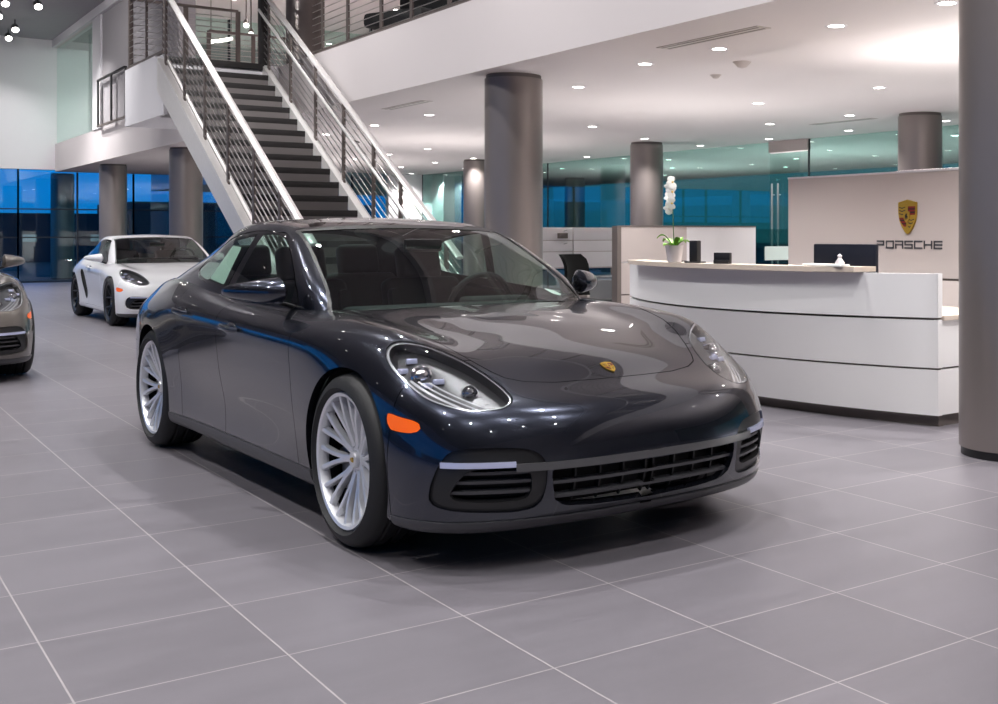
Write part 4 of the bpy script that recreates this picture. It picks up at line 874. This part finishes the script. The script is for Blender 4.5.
# wordmark: wide squared letters, each one mesh; strokes in a unit box 1 wide, 1 high
LET = dict(P=[(0, 0, .14, .62), (0, .80, .95, 1), (0, .40, .95, .60), (.81, .45, .95, .95)], O=[(0, 0, 1, .2), (0, .8, 1, 1), (0, .1, .14, .9), (.86, .1, 1, .9)],
  R=[(0, 0, .14, .62), (0, .8, 1, 1), (0, .38, 1, .58), (.86, .45, 1, .95), (.86, 0, 1, .42)], S=[(0, 0, 1, .2), (0, .8, 1, 1), (0, .4, 1, .6), (0, .5, .14, .92), (.86, .08, 1, .5)],
  C=[(0, 0, 1, .2), (0, .8, 1, 1), (0, .1, .14, .9)], H=[(0, 0, .14, 1), (.86, 0, 1, 1), (0, .4, 1, .6)], E=[(0, 0, 1, .2), (0, .8, 1, 1), (0, .4, 1, .6), (0, 0, .14, 1)])
ll, lh, v0, z0 = .79, .075, 7.405, 1.172
for k_, ch in enumerate('PORSCHE'):
    m = MB(); w_ = ll / 7 * .86; o_ = v0 - k_ * ll / 7
    for (x0, y0, x1, y1) in LET[ch]: m.box((7.995, o_ - x1 * w_, z0 + y0 * lh), (8.0, o_ - x0 * w_, z0 + y1 * lh))
    spart('letter', m, M['satin'], smooth=False)
# ---------------------------------------------------------------- things on and behind the counter
t = empty('computer_monitor', (6.52, 6.37, .755), math.radians(8), 'dark computer monitor seen from behind over the counter end', 'monitor')
m = MB(); m.box((-.02, -.30, .12), (.025, .30, .475), .012); m.build('screen', M['screen'], t)
m = MB(); m.box((.02, -.06, .02), (.06, .06, .3), .01); m.box((-.06, -.13, 0), (.16, .13, .015), .004); m.build('stand', M['black'], t)
t = empty('desk_phone', (6.55, 5.78, .755), .2, 'black desk phone right of the monitor', 'phone')
m = MB(); m.box((-.10, -.09, 0), (.10, .09, .05), .015); m.box((-.03, -.09, .05), (.02, .09, .235), .02, T(0, 0, 0)); m.build('body', M['black'], t)
m = MB(); m.box((-.09, -.085, .06), (-.05, -.04, .25), .018); m.build('handset', M['black'], t)
m = MB(); m.box((5.70, 5.62, 1.082), (5.80, 6.0, 1.098), .006); tagit(m.build('leaflet_tray', M['white_paper'], None), 'low pale tray of leaflets on the right end of the wood top', 'tray')
t = empty('tape_dispenser', (5.75, 5.67, 1.098), .3, 'small white cone-shaped ornament on the leaflet tray', 'ornament'); t.name = 'desk_ornament'
m = MB(); m.lathe([(.035, 0), (.034, .012), (.012, .045), (.018, .06), (0, .075)], 20); m.build('body', M['pot'], t)
t = empty('card_holder', (5.56, 6.72, 1.082), .5, 'black wedge-shaped card holder in the middle of the wood top', 'card holder')
m = MB(); m.box((-.02, -.065, 0), (.03, .065, .085), .006); m.build('body', M['black'], t); m = MB(); m.box((-.04, -.06, 0), (-.015, .06, .03), .004); m.build('lip', M['black'], t)
t = empty('loudspeaker', (5.56, 7.055, 1.082), .4, 'slim black upright box beside the orchid pot', 'speaker')
m = MB(); m.box((-.035, -.035, .01), (.035, .035, .175), .008); m.build('body', M['black'], t); m = MB(); m.box((-.05, -.07, 0), (.05, .07, .012), .004); m.build('base', M['black'], t)
t = empty('potted_orchid', (5.535, 7.29, 1.082), 0, 'white orchid in a white pot on the left end of the wood top', 'plant')
m = MB(); m.lathe([(.045, 0), (.055, .004), (.075, .13), (.078, .135), (.070, .135), (.066, .11), (0, .105)], 32); m.build('pot', M['pot'], t)
m = MB(); m.lathe([(0, .118), (.067, .112)], 24, cap=False); m.build('soil', M['stem'], t)
for a, L_, lift in ((.3, .15, .06), (1.5, .16, .07), (2.5, .13, .10), (3.6, .18, .035), (4.6, .11, .08), (5.4, .12, .06)):
    rings = []
    for q in np.linspace(0, 1, 9):
        r_ = .01 + L_ * q; z = .12 + lift * math.sin(q * 2.2) * 1.1 - .02 * q; wd = .003 + .028 * math.sin(math.pi * min(1, q * .93 + .05)); c_, s_ = math.cos(a), math.sin(a)
        rings.append([(r_ * c_ - s_ * wd, r_ * s_ + c_ * wd, z + .010), (r_ * c_, r_ * s_, z + .001), (r_ * c_ + s_ * wd, r_ * s_ - c_ * wd, z + .010), (r_ * c_, r_ * s_, z - .003)])
    m = MB(); m.loft(rings); m.build('leaf', M['leaf'], t)
sp = [(0, 0, .11), (-.004, .008, .25), (-.006, .012, .38), (-.008, .018, .48), (-.012, .014, .57), (-.016, -.005, .64), (-.016, -.03, .67)]
m = MB(); m.tube(sp, [.004, .004, .0035, .003, .0028, .0025, .002], 8); m.build('flower_stem', M['stem'], t)
rnd = random.Random(4)
for k_, (y, z) in enumerate([(.03, .43), (-.015, .47), (.025, .515), (-.02, .56), (.02, .60), (-.02, .635)]):
    m = MB(); Mf = T(-.03 - .01 * (k_ % 2), y, z) @ RZ(.9 + rnd.uniform(-.4, .4)) @ RY(-math.pi / 2 + rnd.uniform(-.3, .3)) @ RZ(rnd.uniform(-.3, .3))
    for a, ln, wd in ((90, .034, .012), (210, .034, .012), (330, .034, .012), (10, .036, .022), (170, .036, .022)):
        m.ball((ln * .75, 0, 0), (ln * .75, wd * 1.35, .004), Mf @ RZ(math.radians(a)), 12, 6)
    fl = m.build('flower', M['petal'], t); m = MB(); m.ball((0, -.004, .006), (.007, .010, .007), Mf, 10, 6); m.build('flower_lip', M['petal_yellow'], fl)
# ---------------------------------------------------------------- low partition and office furniture
pt = empty('office_partition', (7.7, 9.95, 0), 0, 'low partition left of the counter, taupe at left and white at right', 'partition')
PI_ = T(-7.7, -9.95, 0)
def ppart(name, m, mt, **kw):
    o = m.build(name, mt, pt, **kw); o.matrix_parent_inverse = PI_; return o
m = MB(); m.box((6.82, 9.92, .02), (7.70, 9.98, .66)); m.box((6.82, 9.92, .675), (7.70, 9.98, 1.0)); m.box((6.82, 9.92, 1.015), (7.70, 9.98, 1.38)); ppart('taupe_panel', m, M['tan'], smooth=False)
m = MB(); m.box((7.70, 9.92, .02), (8.70, 9.98, 1.38)); ppart('white_panel', m, M['desk'], smooth=False)
m = MB(); m.box((6.77, 9.90, 0), (6.82, 10.0, 1.39)); m.box((6.82, 9.915, 1.38), (8.70, 9.985, 1.395)); m.box((6.82, 9.93, 0), (8.70, 9.97, 1.0)); ppart('frame', m, M['reveal'], smooth=False)
gp = empty('glass_screen', (9.0, 9.95, 0), 0, 'short green glass screen with frosted bands right of the white partition', 'screen')
m = MB(); m.box((-.28, -.005, 0), (.6, .005, 1.36)); m.build('pane', M['shop_glass'], gp, smooth=False)
m = MB(); [m.box((-.14, -.007, z), (.6, -.005, z + h_)) for z, h_ in ((.70, .12), (.86, .02), (1.0, .16))]; m.build('frosted_band', M['frost'], gp, smooth=False)
hu = empty('storage_cabinet', (9.4, 14.9, 0), 0, 'long white wall of flat drawers and cupboards behind the dark car', 'cabinet')
for i, (a, b) in enumerate(((-1.15, -.15), (-.13, .87))):
    for z0_, z1_ in ((.80, 1.03), (1.04, 1.20), (1.21, 1.395)):
        m = MB(); m.box((a, -.18, z0_), (b, -.155, z1_), .003); d_ = m.build('drawer_front', M['desk'], hu)
        m = MB(); m.tube([(b - .16, -.19, z1_ - .05), (b - .10, -.19, z1_ - .035)], .006, 6); m.build('drawer_pull', M['steel_bar'], d_)
m = MB(); m.box((-1.17, -.155, .78), (.9, .25, 1.4)); m.build('carcass', M['beige'], hu, smooth=False)
m = MB(); m.box((-1.17, -.1, 0), (-1.1, .25, .78)); m.box((.83, -.1, 0), (.9, .25, .78)); m.build('side_support', M['reveal'], hu, smooth=False)
m = MB(); m.box((8.98, 14.64, 1.235), (9.12, 14.715, 1.315), .004); tagit(m.build('wall_plaque', M['reveal'], None), 'small dark grey label plate on the white drawers', 'plaque')
dk = empty('office_desk', (9.0, 12.9, 0), 0, 'dark office desk below the white drawers, behind the car mirror', 'desk')
m = MB(); m.box((-.9, -.35, .70), (.75, .35, .735), .004); m.build('desktop', M['frame'], dk)
for x in (-.88, .70): m = MB(); m.box((x, -.33, 0), (x + .04, .33, .70)); m.build('leg', M['reveal'], dk, smooth=False)
m = MB(); m.box((-.84, .2, .15), (.70, .22, .7)); m.build('modesty_panel', M['satin'], dk, smooth=False)
oc = empty('office_chair', (7.50, 11.54, 0), .5, 'black office chair peeking over the dark car mirror', 'chair')
m = MB(); m.box((-.26, -.26, .44), (.26, .26, .53), .05); m.build('seat', M['leather'], oc)
rings = [[(x, .24 + .10 * (x / .28) ** 2 * -1 + d_, z) for x in np.linspace(-.27, .27, 9) * (1 - .12 * (zz > 5))] + [(x, .28 + .10 * (x / .28) ** 2 * -1 + d_, z) for x in np.linspace(.27, -.27, 9) * (1 - .12 * (zz > 5))] for zz, (z, d_) in enumerate([(.56, 0), (.65, .02), (.75, .02), (.85, .01), (.93, .02), (1.0, .05), (1.06, .09)])]
m = MB(); m.loft(rings); m.build('backrest', M['black_fabric'], oc)
m = MB(); m.tube([(0, 0, .08), (0, 0, .45)], .03, 10); m.tube([(0, .2, .5), (0, .27, .6)], .03, 8); m.build('post', M['black'], oc)
for k_ in range(5):
    a = 2 * math.pi * k_ / 5; m = MB(); m.tube([(0, 0, .1), (.28 * math.cos(a), .28 * math.sin(a), .065)], [.025, .016], 8); m.ball((.28 * math.cos(a), .28 * math.sin(a), .031), .03, None, 10, 8); m.build('caster_leg', M['black'], oc)
# ---------------------------------------------------------------- cars
car = empty('car', (2.747, 4.686, 0), -1.547, 'dark grey metallic four-door sports saloon with silver wheels parked in the middle', 'car')
info = make_car(car, M['paint'], SALOON)
# price sheet inside the rear side window, small sticker low on the windscreen
def window_sheet(H, poly, name, mt, parent, off=-.014, mirror=True):
    s_ = H.clip(lambda x, y, z: np.where(y > .4, poly_sd(poly, x, z), -1)).offset(off); return sheet_part(name, s_.mirrored() if mirror else s_, mt, parent)
window_sheet(info['house'], SHEET, 'price_sheet', M['paper'], car)
Hs = info['house'].clip(lambda x, y, z: np.where(x > -1.2, poly_sd(np.array([(.50, 1.03), (.575, 1.01), (.63, .975), (.555, .992)]), y, z), -1)).offset(-.012)
if len(Hs.F): sheet_part('windscreen_sticker', Hs, M['white_paper'], car)
br = copy_tree(car, None, {'dark_grey_metallic_paint': M['bronze_paint']})
br.location = (.77, 12.3, 0); br.rotation_euler = (0, 0, -math.pi / 2); br['label'] = 'bronze grey car cut off at the left edge with only its front corner showing'
for o in list(br.children):
    if o.name.split('.')[0] in ('price_sheet', 'windscreen_sticker'): bpy.data.objects.remove(o)
wc = empty('car', (4.38, 17.9, 0), -math.pi / 2, 'white two-door sports coupe with black wheels below the stair landing', 'car')
make_car(wc, M['white_paint'], coupe_spec())
# ---------------------------------------------------------------- outdoors
bx('ground', (-90, -60, -.16), (110, 160, -.11), M['asphalt'], 'dark ground outside the windows', 'ground')
rb2 = random.Random(3)
for k_, (u, v, w_, d_, h_) in enumerate([(-30, 70, 16, 10, 2.2), (-12, 66, 8, 8, 3.4), (0, 72, 5, 8, 3.0), (9, 68, 9, 8, 2.4), (22, 75, 14, 10, 3.2), (-45, 30, 10, 22, 3.2), (-42, 2, 10, 18, 2.6)]):
    t = empty('building', (u, v, -.11), 0, ['long low dark building far behind the left windows', 'dark block with a flat roof beyond the far windows', 'narrow dark block seen between the columns', 'low dark block behind the white coupe', 'dark block beyond the stair', 'dark block across the side street', 'low shed across the side street'][k_], 'building')
    m = MB(); m.box((-w_ / 2, -d_ / 2, 0), (w_ / 2, d_ / 2, h_)); m.build('wall', M['building'], t, smooth=False)
    for q in range(3): m = MB(); x = -w_ / 2 + w_ * (q + .5) / 3; m.box((x - .3, -d_ / 2 - .05, 1.0), (x + .3, -d_ / 2, 1.35)); m.build('window', M['lit'], t, smooth=False)
W = bpy.data.worlds.new('dusk'); SC.world = W; W.use_nodes = True; nt = W.node_tree; nt.nodes.clear()
out = nt.nodes.new('ShaderNodeOutputWorld'); bg = nt.nodes.new('ShaderNodeBackground'); tc = nt.nodes.new('ShaderNodeTexCoord'); sx_ = nt.nodes.new('ShaderNodeSeparateXYZ'); cr = nt.nodes.new('ShaderNodeValToRGB')
nt.links.new(tc.outputs['Generated'], sx_.inputs[0]); nt.links.new(sx_.outputs['Z'], cr.inputs[0]); cr2 = nt.nodes.new('ShaderNodeValToRGB'); ad_ = nt.nodes.new('ShaderNodeMath'); ad_.operation = 'MULTIPLY_ADD'; ad_.inputs[1].default_value = .5; ad_.inputs[2].default_value = .5
nt.links.new(sx_.outputs['X'], ad_.inputs[0]); nt.links.new(ad_.outputs[0], cr2.inputs[0]); cr2.color_ramp.elements[0].position = .68; cr2.color_ramp.elements[1].position = .80
mx_ = nt.nodes.new('ShaderNodeMix'); mx_.data_type = 'RGBA'; nt.links.new(cr2.outputs[0], mx_.inputs[0]); nt.links.new(cr.outputs[0], mx_.inputs[6]); mx_.inputs[7].default_value = (.055, .215, .27, 1)
nt.links.new(mx_.outputs[2], bg.inputs['Color']); nt.links.new(bg.outputs[0], out.inputs['Surface'])
cr.color_ramp.elements[0].position = 0; cr.color_ramp.elements[0].color = (.004, .20, .52, 1); cr.color_ramp.elements[1].position = .25; cr.color_ramp.elements[1].color = (.001, .20, .68, 1)
e = cr.color_ramp.elements.new(.03); e.color = (.0015, .23, .68, 1)
bg.inputs['Strength'].default_value = 1.0
# ---------------------------------------------------------------- camera
cd = bpy.data.cameras.new('camera'); cam = bpy.data.objects.new('camera', cd); COL.objects.link(cam); SC.camera = cam
cam.location = (0, 0, 1.3155); cam.rotation_euler = (math.pi / 2, 0, -.6558)
cd.sensor_width = 36; cd.lens = 1149.6 / 998 * 36; cd.shift_x = -(681.8 - 499) / 998; cd.shift_y = -(352 - 233.0) / 998; cd.clip_start = .05; cd.clip_end = 400
SC.view_settings.view_transform = 'Standard'; SC.view_settings.look = 'None'; SC.view_settings.gamma = 1; SC.view_settings.exposure = .18
SC.cycles.max_bounces = 8; SC.cycles.transparent_max_bounces = 16; SC.cycles.sample_clamp_indirect = 6; SC.cycles.caustics_reflective = False; SC.cycles.caustics_refractive = False
